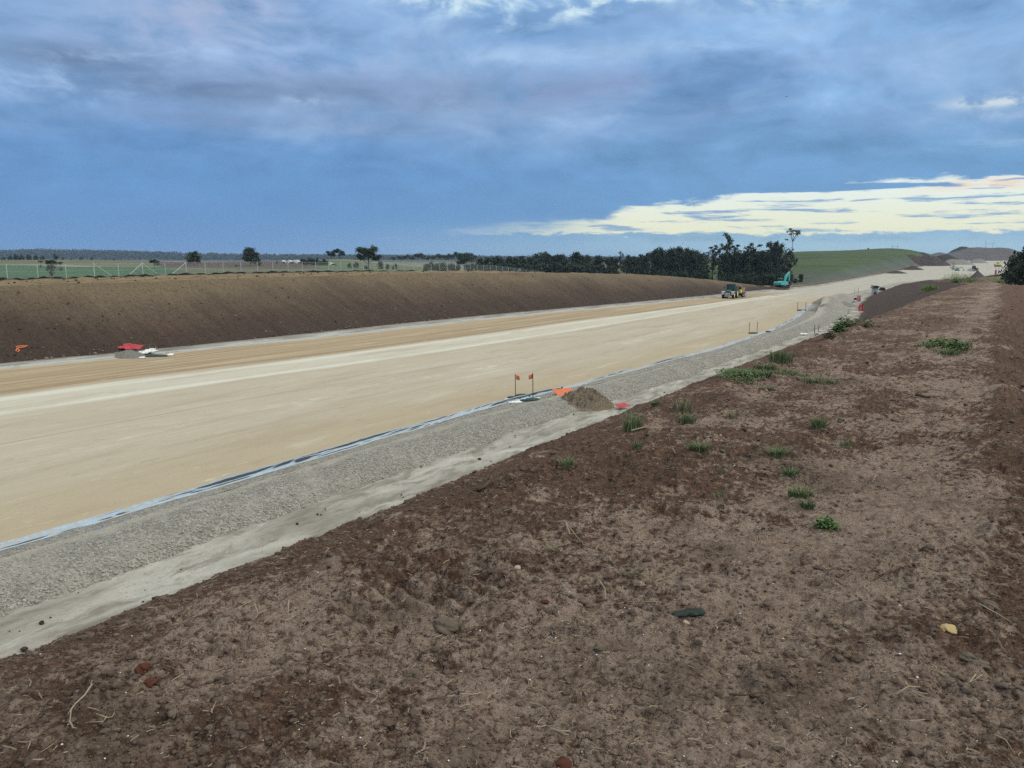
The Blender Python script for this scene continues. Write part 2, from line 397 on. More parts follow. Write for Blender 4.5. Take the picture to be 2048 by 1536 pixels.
sl = bpy.data.lights.new('Sun', 'SUN'); sl.energy = 1.5; sl.angle = R(14); sl.color = (1, .96, .87)
so = bpy.data.objects.new('Sun', sl); COL.objects.link(so)
# sun 38 deg up, 75 deg to the right of the view
so.rotation_euler = Vector((-math.sin(R(112)) * math.cos(R(34)), -math.cos(R(112)) * math.cos(R(34)), -math.sin(R(34)))).to_track_quat('-Z', 'Y').to_euler()
cam = bpy.data.cameras.new('Camera'); cam.sensor_width = 36; cam.lens = 36 * FPX / 2048; cam.clip_start = .1; cam.clip_end = 60000
co = bpy.data.objects.new('Camera', cam); COL.objects.link(co); co.location = (0, 0, CZ); co.rotation_euler = (math.pi / 2 - PITCH, 0, 0)
SC.camera = co
SC.view_settings.view_transform = 'Standard'; SC.view_settings.look = 'None'; SC.view_settings.exposure = 0; SC.view_settings.gamma = 1
SC.cycles.max_bounces = 4; SC.cycles.diffuse_bounces = 2; SC.cycles.glossy_bounces = 2; SC.cycles.volume_bounces = 1; SC.cycles.transparent_max_bounces = 24
SC.cycles.use_denoising = False
SC.cycles.volume_max_steps = 64
# ------------------------------------------------------------------ ground materials
def mat_soil():
    m, t = material('dark_clay_soil', .95, .10)
    cr = t.attr('crust').outputs['Fac']; P = t.pos
    n1 = t.noise(P, 4.5, 6, .68); n2 = t.noise(P, 17, 6, .70); n3 = t.noise(P, 85, 4, .8); n4 = t.noise(P, 1.4, 5, .6)
    tex = t.add(t.mul(n2, .5), t.mul(n3, .5))
    crumb = t.ramp(tex, [(.36, (.034, .0195, .0135)), (.48, (.122, .074, .053)), (.61, (.235, .157, .116))])
    crust = t.ramp(tex, [(.34, (.072, .048, .035)), (.45, (.250, .181, .140)), (.58, (.410, .318, .256))])
    n6 = t.noise(P, 2.0, 4, .6)
    f = t.sst(.38, .62, t.add(t.add(t.mul(cr, .66), .19), t.add(t.add(t.mul(t.m('SUBTRACT', n1, .5), 1.0), t.mul(t.m('SUBTRACT', n6, .5), .8)), t.mul(t.m('SUBTRACT', n2, .5), 1.1))))
    c = t.mix(f, crumb, crust)
    n8 = t.noise(P, 1.1, 6, .65, .4); c = t.mix(t.mul(t.sst(.52, .34, n8), .5), c, (.075, .051, .038)); c = t.mix(t.mul(t.mul(t.sst(.55, .70, n8), f), .45), c, (.37, .31, .25))
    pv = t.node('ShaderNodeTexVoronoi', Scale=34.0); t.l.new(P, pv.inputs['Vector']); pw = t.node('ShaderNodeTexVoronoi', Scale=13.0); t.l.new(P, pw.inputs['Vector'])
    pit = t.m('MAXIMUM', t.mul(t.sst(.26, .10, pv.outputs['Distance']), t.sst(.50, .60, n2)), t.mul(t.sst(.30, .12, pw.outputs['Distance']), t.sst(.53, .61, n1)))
    c = t.mix(t.mul(pit, .75), c, (.024, .017, .013))  # shade of the small pits, painted into the soil colour
    red = t.mul(t.sst(.60, .72, n4), t.sst(.48, .60, n2))
    c = t.mix(t.mul(red, .65), c, (.16, .066, .038))
    wv = t.node('ShaderNodeVectorMath', {'operation': 'ADD'}); t.l.new(P, wv.inputs[0])       # shrinkage cracks in the dry crust
    nz = t.node('ShaderNodeTexNoise', Scale=11.0, Detail=5.0, Roughness=.65); t.l.new(P, nz.inputs['Vector'])
    sc = t.node('ShaderNodeVectorMath', {'operation': 'SCALE'}, Scale=.17); t.l.new(nz.outputs['Color'], sc.inputs[0]); t.l.new(sc.outputs[0], wv.inputs[1])
    vo = t.node('ShaderNodeTexVoronoi', {'feature': 'DISTANCE_TO_EDGE'}, Scale=7.5); t.l.new(wv.outputs[0], vo.inputs['Vector'])
    gate = t.mul(t.mul(t.sst(.44, .52, t.noise(P, 6.0, 3, .6)), t.sst(.44, .52, t.noise(P, 1.9, 2, .5))), t.sst(.40, .60, cr))
    crack = t.mul(t.sst(.022, .006, vo.outputs['Distance']), gate)
    c = t.mix(t.mul(crack, .8), c, (.016, .011, .009))
    setc(t, c)
    h = t.add(t.add(t.mul(n3, .8), t.mul(pit, -.8)), t.add(t.mul(n2, 1.0), t.add(t.mul(n1, 1.6), t.mul(crack, -.9))))
    bump(t, h, 1.0, .034)
    return m
def mat_slope():
    m, t = material('smooth_clay_slope', .95, .12)
    P = t.pos; n1 = t.noise(P, .25, 5, .6); n2 = t.noise(P, 3, 6, .65)
    c = t.mix(n1, (.044, .031, .025), (.080, .057, .045)); c = t.mix(t.mul(t.sst(.42, .66, n2), .6), c, (.115, .085, .068)); c = t.mix(t.mul(t.sst(.5, .3, t.noise(P, 9, 5, .75)), .5), c, (.025, .018, .014))
    setc(t, c); bump(t, n2, 1.0, .16); return m
def mat_bank():
    """cut face: pale ochre subsoil at the lip, dark clay below, dozer tracks down the fall line"""
    m, t = material('cut_bank_soil', .95, .12)
    s, tt, q = t.sep(t.attr('stq').outputs['Vector'])        # q: 0 toe .. 1 lip
    P = t.pos
    V = t.vec(t.mul(s, 1.0), t.mul(tt, .10), 0)
    tr = t.noise(V, 1.1, 7, .66, .15); tr2 = t.noise(V, .22, 4, .6); n2 = t.noise(P, 2.4, 7, .72); nb = t.noise(P, .09, 4, .55)
    qq = t.add(q, t.add(t.mul(t.m('SUBTRACT', tr2, .5), .50), t.add(t.mul(t.m('SUBTRACT', nb, .5), .9), t.mul(t.m('SUBTRACT', tr, .5), .35))))
    c = t.ramp(qq, [(.0, (.058, .042, .033)), (.32, (.074, .052, .040)), (.52, (.106, .075, .054)), (.70, (.130, .098, .068)), (.94, (.190, .146, .092))])
    c = t.mix(t.mul(t.sst(.46, .72, tr), .22), c, (.15, .115, .085))
    n5 = t.noise(P, 7, 5, .75); c = t.mix(t.mul(t.sst(.56, .36, n5), .5), c, (.022, .016, .012)); c = t.mix(t.mul(t.sst(.56, .72, n5), .4), c, (.17, .135, .10))
    c = t.mix(t.mul(t.sst(.50, .30, n2), .55), c, (.020, .015, .012))
    c = t.mix(t.mul(t.sst(.56, .74, n2), .45), c, (.15, .118, .09))
    c = t.mix(t.mul(t.sst(.58, .75, nb), .35), c, (.078, .034, .034))
    setc(t, c); bump(t, t.add(t.mul(tr, .45), t.add(n2, t.mul(n5, .5))), 1.0, .16); return m
def mat_top():
    m, t = material('ochre_topsoil', .95, .12)
    s, tt, q = t.sep(t.attr('stq').outputs['Vector']); P = t.pos
    n = t.noise(t.vec(t.mul(s, .35), tt, 0), .55, 6, .65); n2 = t.noise(P, 2.0, 6, .7)
    c = t.ramp(n, [(.3, (.095, .068, .043)), (.5, (.205, .152, .088)), (.7, (.28, .218, .135))])
    c = t.mix(t.mul(t.sst(.55, .7, n2), .8), c, (.10, .068, .04)); c = t.mix(t.mul(t.sst(.6, .75, t.noise(P, .3, 3)), .4), c, (.30, .155, .085))
    setc(t, c); bump(t, n2, 1.0, .12); return m
def mat_road():
    m, t = material('stabilised_road_base', .93, .15)
    s, tt, w = t.sep(t.attr('stq').outputs['Vector'])        # w: 0 near edge .. 1 far edge
    P = t.pos
    V = t.vec(t.mul(s, .035), tt, 0)
    st1 = t.noise(V, .38, 7, .62, .2); st2 = t.noise(V, 2.0, 6, .62, .2); st3 = t.noise(t.vec(t.mul(s, .012), tt, 4.0), 3.2, 5, .6); n2 = t.noise(P, 1.1, 7, .7); n3 = t.noise(P, 9, 5, .7); n4 = t.noise(t.vec(t.mul(s, .25), tt, 9), .5, 6, .7)
    ww = t.add(w, t.mul(t.m('SUBTRACT', st1, .5), .05))
    base = t.mix(st1, (.395, .348, .265), (.465, .420, .335))
    base = t.mix(t.mul(t.sst(.4, .7, n4), .5), base, (.44, .40, .325))
    # orange, freshly trimmed strip along the far side with wheel lines
    och = t.mul(t.sst(.655, .70, ww), t.sst(1.0, .965, ww))
    oc = t.ramp(st3, [(.34, (.20, .138, .078)), (.50, (.37, .285, .18)), (.66, (.44, .365, .255))])
    base = t.mix(t.mul(och, .95), base, oc)
    dk = t.mul(t.sst(.015, .006, t.m('ABSOLUTE', t.m('SUBTRACT', ww, .705))), .6)
    base = t.mix(dk, base, (.24, .165, .09))
    # chalky pale band and scattered pale scrapings
    def bandm(c0, hw, sf): return t.sst(hw + sf, hw - sf, t.m('ABSOLUTE', t.m('SUBTRACT', ww, c0)))
    pale = t.m('MAXIMUM', t.mul(bandm(.640, .022, .014), .95), t.m('MAXIMUM', bandm(.525, .016, .012), t.mul(bandm(.58, .06, .03), .5)))
    pale = t.mul(pale, t.sst(.20, .52, t.add(t.mul(st2, .7), t.mul(n4, .3))))
    base = t.mix(t.mul(pale, .95), base, (.60, .595, .52))
    scr = t.mul(t.m('MAXIMUM', bandm(.26, .05, .04), t.mul(bandm(.42, .09, .05), .55)), t.sst(.50, .62, t.add(t.mul(n4, .6), t.mul(st2, .4))))
    base = t.mix(t.mul(t.mul(scr, t.sst(.40, .60, n2)), .75), base, (.58, .55, .46))
    base = t.mix(t.mul(t.sst(.60, .72, st2), .45), base, (.52, .475, .38))
    # crumbly yellowish margin on the near side
    mar = t.mul(t.sst(.20, .03, ww), 1.0)
    base = t.mix(t.mul(mar, .55), base, (.375, .30, .19))
    base = t.mix(t.mul(t.mul(t.sst(.17, .06, t.m('ABSOLUTE', t.m('SUBTRACT', ww, .11))), t.sst(.58, .66, t.add(t.mul(n2, .5), t.mul(n3, .5)))), .8), base, (.24, .165, .09))
    ln = t.sst(.0022, .0008, t.m('ABSOLUTE', t.m('SUBTRACT', w, t.add(.335, t.mul(t.m('SUBTRACT', t.noise(t.vec(t.mul(s, .05), 0, 0), 1.0, 2), .5), .006)))))
    base = t.mix(t.mul(t.mul(ln, t.mul(t.sst(64, 50, s), .6)), t.sst(.3, .5, n2)), base, (.25, .18, .12))
    # untrimmed grey road farther on
    far = t.sst(158, 196, t.add(s, t.add(t.mul(t.m('SUBTRACT', n4, .5), 30), t.mul(w, -10))))
    fc = t.mix(st2, (.36, .335, .285), (.47, .455, .40)); fc = t.mix(t.mul(t.sst(.55, .72, st1), .5), fc, (.30, .265, .215))
    base = t.mix(far, base, fc)
    edge = t.mul(t.sst(24, 8, t.m('ABSOLUTE', t.m('SUBTRACT', s, t.add(168, t.mul(w, 8))))), t.sst(.52, .60, t.noise(t.vec(t.mul(s, .2), t.mul(tt, .2), 7), 1.0, 5, .6)))
    base = t.mix(t.mul(edge, t.mul(t.sst(.45, .7, w), .8)), base, (.27, .185, .105))
    base = t.mix(t.mul(t.sst(.5, .72, n3), .16), base, (.22, .17, .11))
    fl = t.noise(t.vec(t.mul(s, .45), t.mul(tt, 1.5), 11), 1.5, 8, .78, .3); base = t.mix(t.mul(t.sst(.60, .67, fl), .55), base, (.60, .565, .47)); base = t.mix(t.mul(t.sst(.41, .34, fl), .45), base, (.25, .19, .125))
    gr = t.noise(P, 24, 4, .75); base = t.mix(t.mul(t.sst(.50, .30, gr), .22), base, (.20, .155, .10)); base = t.mix(t.mul(t.sst(.58, .74, gr), .25), base, (.56, .52, .43))
    blo = t.noise(t.vec(t.mul(s, .10), t.mul(tt, .55), 3), 1.0, 6, .7, .4)
    base = t.mix(t.mul(t.sst(.52, .36, blo), .30), base, (.30, .235, .155)); base = t.mix(t.mul(t.sst(.56, .70, blo), .40), base, (.53, .50, .42))
    trk = t.noise(t.vec(t.mul(s, .018), t.mul(tt, 3.2), 6), 1.0, 6, .7, .15); base = t.mix(t.mul(t.sst(.46, .32, trk), .22), base, (.30, .235, .155)); base = t.mix(t.mul(t.sst(.60, .74, trk), .25), base, (.53, .49, .40))
    setc(t, base); bump(t, t.add(t.mul(st2, .5), t.add(t.mul(n2, .5), n3)), .5, .03); return m
def mat_gravel():
    m, t = material('crushed_gravel', .95, .12)
    P = t.pos; n = t.noise(P, .5, 5, .6)
    vo = t.node('ShaderNodeTexVoronoi', Scale=17.0); t.l.new(P, vo.inputs['Vector'])
    v2 = t.node('ShaderNodeTexVoronoi', Scale=38.0); t.l.new(P, v2.inputs['Vector'])
    g = t.sep(vo.outputs['Color'])[0]; g2 = t.sep(v2.outputs['Color'])[0]
    c = t.ramp(t.add(t.mul(g, .5), t.mul(g2, .5)), [(.1, (.13, .123, .108)), (.5, (.305, .292, .260)), (.95, (.52, .505, .46))])
    q = t.sep(t.attr('stq').outputs['Vector'])[2]            # 0 foot .. 1 top
    top = t.sst(.68, .86, t.add(q, t.mul(t.m('SUBTRACT', t.noise(P, 1.4, 5, .65), .5), .45)))
    c = t.mix(t.mul(top, .8), c, t.mix(t.noise(P, 6, 5, .7), (.40, .365, .295), (.52, .49, .42)))
    c = t.mix(t.mul(t.sst(.46, .7, n), .55), c, (.40, .38, .335)); c = t.mix(t.mul(t.sst(.54, .3, t.noise(P, 1.8, 6, .7)), .45), c, (.17, .16, .14))
    setc(t, c)
    h = t.m('SUBTRACT', 1.0, vo.outputs['Distance']); bump(t, t.add(t.mul(h, .6), t.mul(v2.outputs['Distance'], -.8)), 1.0, .04); return m
def mat_drain():
    m, t = material('silty_drain_floor', .9, .2)
    s, tt, q = t.sep(t.attr('stq').outputs['Vector']); P = t.pos
    n = t.noise(t.vec(t.mul(s, .25), tt, 0), .8, 6, .6, .3); n2 = t.noise(P, 5, 6, .7)
    c = t.ramp(n, [(.3, (.22, .207, .178)), (.5, (.345, .333, .297)), (.68, (.44, .432, .395))])
    c = t.mix(t.mul(t.sst(.55, .7, n2), .45), c, (.17, .15, .125))
    n7 = t.noise(t.vec(t.mul(s, .5), t.mul(tt, 1.3), 5), 1.0, 7, .7, .5); c = t.mix(t.mul(t.sst(.54, .38, n7), .8), c, (.175, .155, .125)); c = t.mix(t.mul(t.sst(.56, .68, n7), .5), c, (.50, .49, .45))
    c = t.mix(t.mul(t.sst(.52, .62, t.noise(P, 22, 4, .75)), .35), c, (.15, .14, .125))
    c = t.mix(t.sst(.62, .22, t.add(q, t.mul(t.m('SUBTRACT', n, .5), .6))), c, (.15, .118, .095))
    setc(t, c); bump(t, t.add(n, t.mul(n2, .5)), .6, .05); return m
def mat_verge():
    m, t = material('verge_gravel', .95, .12)
    s, tt, q = t.sep(t.attr('stq').outputs['Vector']); P = t.pos
    n = t.noise(t.vec(t.mul(s, .2), tt, 0), .9, 6, .65); n2 = t.noise(P, 3, 6, .72)
    c = t.ramp(n, [(.3, (.17, .155, .135)), (.5, (.29, .275, .245)), (.68, (.42, .41, .38))])
    c = t.mix(t.sst(.55, .72, n2), c, (.14, .12, .10)); c = t.mix(t.mul(t.sst(.62, .9, q), .5), c, (.13, .105, .085))
    setc(t, c); bump(t, n2, .9, .08); return m
def mat_country():
    m, t = material('farmland', .95, .1)
    col = t.attr('col').outputs['Color']; P = t.pos
    x, y, z = t.sep(P)
    n = t.noise(P, .035, 7, .62); n2 = t.noise(P, .5, 6, .7); n3 = t.noise(t.vec(t.mul(x, .015), t.mul(y, .12), 0), 1.0, 5, .6)
    f = t.add(t.mul(n, .55), t.add(t.mul(n2, .45), t.mul(n3, .5)))
    c = t.mix(1.0, col, t.ramp(f, [(.45, (.62, .60, .55)), (.75, (1.0, 1.0, 1.0)), (1.0, (1.4, 1.36, 1.2))]), 'MULTIPLY')
    setc(t, c); bump(t, n2, .5, .3); return m
def mat_pile(name, a, b, c_, scale=2.0):
    m, t = material(name, .95, .12); P = t.pos
    n = t.noise(P, scale, 7, .7); n2 = t.noise(P, scale * 6, 5, .7)
    setc(t, t.ramp(t.add(t.mul(n, .5), t.mul(n2, .5)), [(.33, a), (.5, b), (.67, c_)])); bump(t, t.add(n, n2), 1.0, .12 / scale * 2); return m

M = {}
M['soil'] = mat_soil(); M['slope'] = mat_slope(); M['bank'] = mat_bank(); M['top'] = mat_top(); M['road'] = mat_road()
M['gravel'] = mat_gravel(); M['drain'] = mat_drain(); M['verge'] = mat_verge(); M['country'] = mat_country()

# ------------------------------------------------------------------ near berm: dense sheet, finest at the viewer's feet
def crust_map(x, y):
    n = fbm(x * .8, y * .8, 3, 5, .55) + .45 * fbm(x * 3.1, y * 3.1, 9, 4, .6)
    s, t = to_st(x, y)
    c = .50 + .40 * n
    c += .30 * np.exp(-((s - 4.2) / 2.2) ** 2 - ((t + .2 - 1.0) / 1.1) ** 2)      # trampled flat by the viewer
    c += .28 * np.exp(-((t - .5) / .55) ** 2) * sst(4, 7, s)                     # worn line along the right margin
    c -= .16 * sst(6, 13, s)
    c += .12 * np.exp(-((s - 2.2) / 1.0) ** 2 - ((t - 1.0) / 1.6) ** 2)
    c -= .52 * sst(.15, -.6, t)                                                  # loose spoil right of it
    c -= .22 * sst(3.0, 3.9, t)                                                 # crumbly lip of the cut
    c -= .22 * np.exp(-((s - 6.5) / 2.2) ** 2 - ((t - 2.9) / .9) ** 2)
    return np.clip(c, 0, 1)
def berm_detail(x, y, r_):
    s, t = to_st(x, y)
    cr = crust_map(x, y)
    lo = 1 - cr
    z = .055 * fbm(x * .55, y * .55, 21, 3) + .030 * fbm(x * 1.7, y * 1.7, 23, 3)
    fade = 1 - sst(30, 75, r_)
    mid = sst(7, 14, r_)
    spoil = sst(.25, -.6, t)
    lip = sst(2.7, 3.7, t) * sst(6, 4.6, t)
    pr = .16 + .30 * lo + .35 * spoil + .3 * lip
    z += (.07 * lumps(x, y, .42, 41, .10 * lo + .30 * spoil + .12 * lip + .16 * mid) + .05 * lumps(x, y, .19, 51, pr * (.5 + .5 * mid))) * (.5 + .5 * fade)
    z += fade * (.020 * lumps(x, y, .085, 61, pr) + .013 * lumps(x, y, .040, 71, .25 + .5 * lo) + .007 * lumps(x, y, .021, 75, .35 + .4 * lo))
    z += fade * (.055 * (.5 + .8 * lo) * fbm(x * 4.2, y * 4.2, 81, 5, .68))
    pk = fbm(x * 9, y * 9, 97, 4, .65); z += fade * .022 * np.maximum(0, pk - .1)
    z += .16 * spoil * fbm(x * .9, y * .9, 91, 3) - .02 * cr - .16 * sst(-.1, -.8, t) + .10 * np.exp(-((t + .15) / .25) ** 2) * sst(5, 9, s) * np.clip(.3 + fbm(x * .8, y * .8, 92, 3), 0, 1)
    # broken edge where crust sheets have lifted
    e = fbm(x * 2.3, y * 2.3, 95, 4, .6); z += fade * .02 * sst(-.02, .06, e) * (.3 + lo)
    # cleat marks of a tracked machine
    a = (x + .42) * .74 + (y - 4.25) * .67; b = (x + .42) * .67 - (y - 4.25) * .74
    cle = np.exp(-(np.abs(a) / .62) ** 4 - (np.abs(b) / .36) ** 4)
    z += .026 * cle * np.sin((a + .05 * fbm(x * 2, y * 2, 99, 2)) * 2 * math.pi / .135)
    a = (x - .15) * .74 + (y - 6.6) * .67; b = (x - .15) * .67 - (y - 6.6) * .74
    cle2 = np.exp(-(np.abs(a) / .7) ** 4 - (np.abs(b) / .3) ** 4)
    z += .022 * cle2 * np.sin(a * 2 * math.pi / .15)
    z *= 1 - .62 * sst(3.0, 4.0, t) * (1 - sst(60, 90, r_))
    return z, cr
def make_berm():
    inv = np.linspace(1 / 1.15, 1 / 62.0, 860)
    rr = 1 / inv
    rr = np.append(rr, 62 * np.exp(np.arange(1, 118) * .0155))
    rr = np.concatenate([np.linspace(.25, 1.1, 12), rr])
    aa = np.radians(np.concatenate([np.linspace(-100, -41, 110)[:-1], np.linspace(-41, 41, 1050), np.linspace(41, 115, 130)[1:]]))
    A_, R_ = np.meshgrid(aa, rr)
    X = np.sin(A_) * R_; Y = np.cos(A_) * R_
    s, t = to_st(X, Y)
    mask = (t < tTR(s) + .6) & (t > -70) & (s < 470)
    Z = np.zeros_like(X)
    idx = np.nonzero(mask)
    x, y, r_ = X[idx], Y[idx], R_[idx]
    d, cr = berm_detail(x, y, r_)
    ss, tt = to_st(x, y)
    d = d * sst(.3, -1.2, tt - tTR(ss) + .2)
    Z[idx] = ground(x, y) + d
    CR = np.zeros_like(X); CR[idx] = cr
    far = t > tCR(s) + .8 - 2.0 * sst(90, 150, s)
    far &= s > 30
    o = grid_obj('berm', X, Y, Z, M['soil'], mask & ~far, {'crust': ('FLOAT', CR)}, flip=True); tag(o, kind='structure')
    # one row of overlap keeps the two sheets joined
    g2 = far.copy(); g2[1:] |= far[:-1]; g2[:-1] |= far[1:]; g2[:, 1:] |= far[:, :-1]; g2[:, :-1] |= far[:, 1:]
    o = grid_obj('cut_slope', X, Y, Z - .003, M['slope'], mask & g2, flip=True); tag(o, kind='structure')
make_berm()
def berm_z(x, y):
    X = np.array([x], float); Y = np.array([y], float)
    d, _ = berm_detail(X, Y, np.hypot(X, Y)); return float(ground(X, Y)[0] + d[0])
def GB(u, v):
    p = G(u, v); p.z = berm_z(p.x, p.y); return p

# ------------------------------------------------------------------ strips of the cutting
def stations(s0, s1, k=.0055, lo=.12):
    out = [s0]; 
    while out[-1] < s1: out.append(out[-1] + max(lo, k * math.hypot(max(out[-1], 0), 22)))
    return np.array(out)
def strip(name, ta, tb, n, mat, noise, s0=-25, s1=1500, k=.0055, lo=.12, dz=0, q=None, pow_=1):
    S = stations(s0, s1, k, lo); W = np.linspace(0, 1, n) ** pow_
    a = ta(S)[:, None]; b = tb(S)[:, None]
    T = a + (b - a) * W[None]; SS = np.repeat(S[:, None], n, 1)
    X, Y = to_xy(SS, T)
    zz = ground(X, Y) if q is None else q(SS, T)
    Z = zz + noise(SS, T, X, Y, np.repeat(W[None], len(S), 0)) + dz
    ST = np.stack([SS, T, np.repeat(W[None], len(S), 0)], -1)
    o = grid_obj(name, X, Y, Z, mat, None, {'stq': ('FLOAT_VECTOR', ST)})
    return tag(o, kind='structure')
lv = corridor
def heaps(S, T):      # soft gravel heaps pushed up where the shoulder widens
    z = 0
    for s0, t0, a, b, h in ((128, 21.5, 6, 2.2, 1.2), (143, 24.6, 7, 1.8, 1.5), (162, 25.5, 7, 2.6, 1.3)):
        z = z + h * np.exp(-((S - s0) / a) ** 2 - ((T - t0) / b) ** 2)
    return z
nz_dr = lambda S, T, X, Y, W: .09 * fbm(X * .8, Y * .8, 5, 4) + .05 * np.clip(fbm(S * .6, T * 1.5, 12, 4, .6), 0, 1) + .035 * fbm(X * 4, Y * 4, 6, 3) + .07 * np.exp(-((W - .25) / .12) ** 2) * fbm(S * .15, T * 0, 8, 3) + heaps(S, T) * .0
nz_gr = lambda S, T, X, Y, W: (.10 * fbm(X * .7, Y * .7, 15, 4) + .06 * fbm(X * 3, Y * 3, 16, 4, .6) + .03 * lumps(X, Y, .17, 17, .4) * (1 - .6 * W)) * np.sin(np.clip(W, .0, .98) * math.pi) ** .5 + .28 * np.sin(W * math.pi) * sst(120, 90, S) + heaps(S, T) - .10 * np.maximum(0, 1 - W / .05)
nz_rd = lambda S, T, X, Y, W: .012 * fbm(S * .3, T * 2.2, 25, 4) + .006 * fbm(X * 3, Y * 3, 26, 3)
nz_vg = lambda S, T, X, Y, W: (.09 * fbm(X * .8, Y * .8, 35, 4, .6) + .10 * np.exp(-((W - .55) / .2) ** 2)) * np.sin(np.clip(W, .02, .98) * math.pi) ** .5
nz_bk = lambda S, T, X, Y, W: (.07 * fbm(S * 1.2, T * .12, 45, 4, .6) + .16 * fbm(X * .35, Y * .35, 46, 4) + .09 * fbm(X * 2, Y * 2, 47, 3, .6)) * np.sin(np.clip(W, .03, .97) * math.pi) ** .4
nz_tp = lambda S, T, X, Y, W: .10 * fbm(X * .5, Y * .5, 55, 4, .6) * sst(0, .05, W) + .16 * lumps(X, Y, 1.5, 56, .2) * sst(.02, .1, W) * sst(1, .93, W)
tDR0 = lambda s: tTR(s) - .8
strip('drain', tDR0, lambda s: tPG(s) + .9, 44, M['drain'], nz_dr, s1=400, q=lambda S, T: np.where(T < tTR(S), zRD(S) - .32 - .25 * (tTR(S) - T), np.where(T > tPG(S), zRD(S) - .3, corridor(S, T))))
strip('gravel_shoulder', tPG, tGT, 40, M['gravel'], nz_gr, q=corridor, s1=500)
strip('road_shoulder', tGT, tRR, 10, M['gravel'], lambda S, T, X, Y, W: .02 * fbm(X * 2, Y * 2, 18, 3), q=corridor, s1=500)
strip('road', lambda s: tRR(s) - .02, tRL, 150, M['road'], nz_rd, q=lambda S, T: zRD(S) + .02)
strip('road_verge', lambda s: tRL(s) - .02, tTL, 16, M['verge'], nz_vg, q=corridor)
strip('cut_bank', tTL, tCL, 64, M['bank'], nz_bk, k=.0045, s1=260, q=corridor)
tFT = lambda s: tCL(s) + 13 + 6 * sst(60, 130, s)
strip('bank_top', tCL, tFT, 40, M['top'], nz_tp, k=.0055, s1=235, dz=.03)

# ------------------------------------------------------------------ the country beyond: one sheet to the horizon
def smt(c, w, x): return sst(c - w, c + w, x)
def country_colour(X, Y):
    az = np.degrees(np.arctan2(X, Y)); u = 1024 + FPX * np.tan(np.clip(np.radians(az), -1.3, 1.3)); r_ = Y.clip(1)
    wob = fbm(X * .012, Y * .012, 71, 3)
    c = np.empty(X.shape + (3,)); c[:] = (.115, .125, .075)                     # dry pasture
    def put(mask, col):
        c[:] = c * (1 - mask[..., None]) + np.array(col) * mask[..., None]
    # left: green crop behind the fence, dry pasture above it
    put(smt(360, 25, -u + 720) * smt(225 + 0 * u, 6, -r_ + 2 * 225 - .10 * (u - 150)) * (r_ < 260), (.054, .112, .056))
    put((u < 330) * np.exp(-((r_ - (228 - .10 * (u - 150))) / 7) ** 2), (.24, .25, .19))
    put((u < 420) * smt(240, 8, r_ - .0 * u) * (r_ < 640), (.135, .138, .09))
    # brown ploughed rise and pale stubble
    put(smt(325, 10, u) * smt(-655, 6, -u) * smt(196, 5, r_ + 18 * wob) * smt(-345, 12, -r_), (.088, .062, .056))
    put(smt(330, 12, u) * smt(-560, 20, -u) * smt(330, 8, r_) * (r_ < 480), (.23, .215, .175))
    put(smt(655, 8, u) * smt(-730, 10, -u) * smt(270, 10, r_) * (r_ < 470), (.185, .185, .115))
    put(smt(730, 8, u) * smt(-960, 20, -u) * smt(340, 15, r_) * (r_ < 900), (.175, .175, .135))
    put(smt(640, 20, u) * smt(-980, 20, -u) * (r_ < 340), (.105, .135, .075))
    # wood floor and green hill on the right
    put(smt(960, 15, u) * smt(-1560, 18, -u) * (r_ < 420), (.050, .062, .034))
    g = smt(1380, 40, u) * smt(-1900, 30, -u) * smt(330, 20, r_) * (r_ < 1100)
    put(g, (.062, .088, .036))
    put(smt(1530, 15, u) * smt(-1850, 30, -u) * smt(262, 8, r_) * smt(-335, 10, -r_), (.075, .088, .060))
    band = .5 + .5 * np.sin(r_ * .045 + .004 * (u - 1600) + 2.0 * wob)
    put(g * .35 * band, (.082, .105, .036))
    put(g * np.exp(-((r_ - (470 + .05 * (u - 1600))) / 5) ** 2) * .6, (.035, .050, .022))
    # dusty margin of the works
    s, t = to_st(X, Y)
    put(smt(0, 1, t - tCL(s)) * smt(0, 1.5, tCL(s) + 3.5 - t) * (s > 190) * (s < 1400), (.13, .112, .09))
    put(smt(0, 2, t - tCL(s) - 3.5) * smt(0, 4, tCL(s) + 9 - t) * (s > 215) * (s < 900), (.088, .105, .085))
    put((t < tCR(s)) * (t > tCR(s) - 60) * (s > 60) * (s < 900) * 1.0, (.105, .095, .075))
    put((r_ > 1300) * 1.0, (.085, .095, .07))
    return c
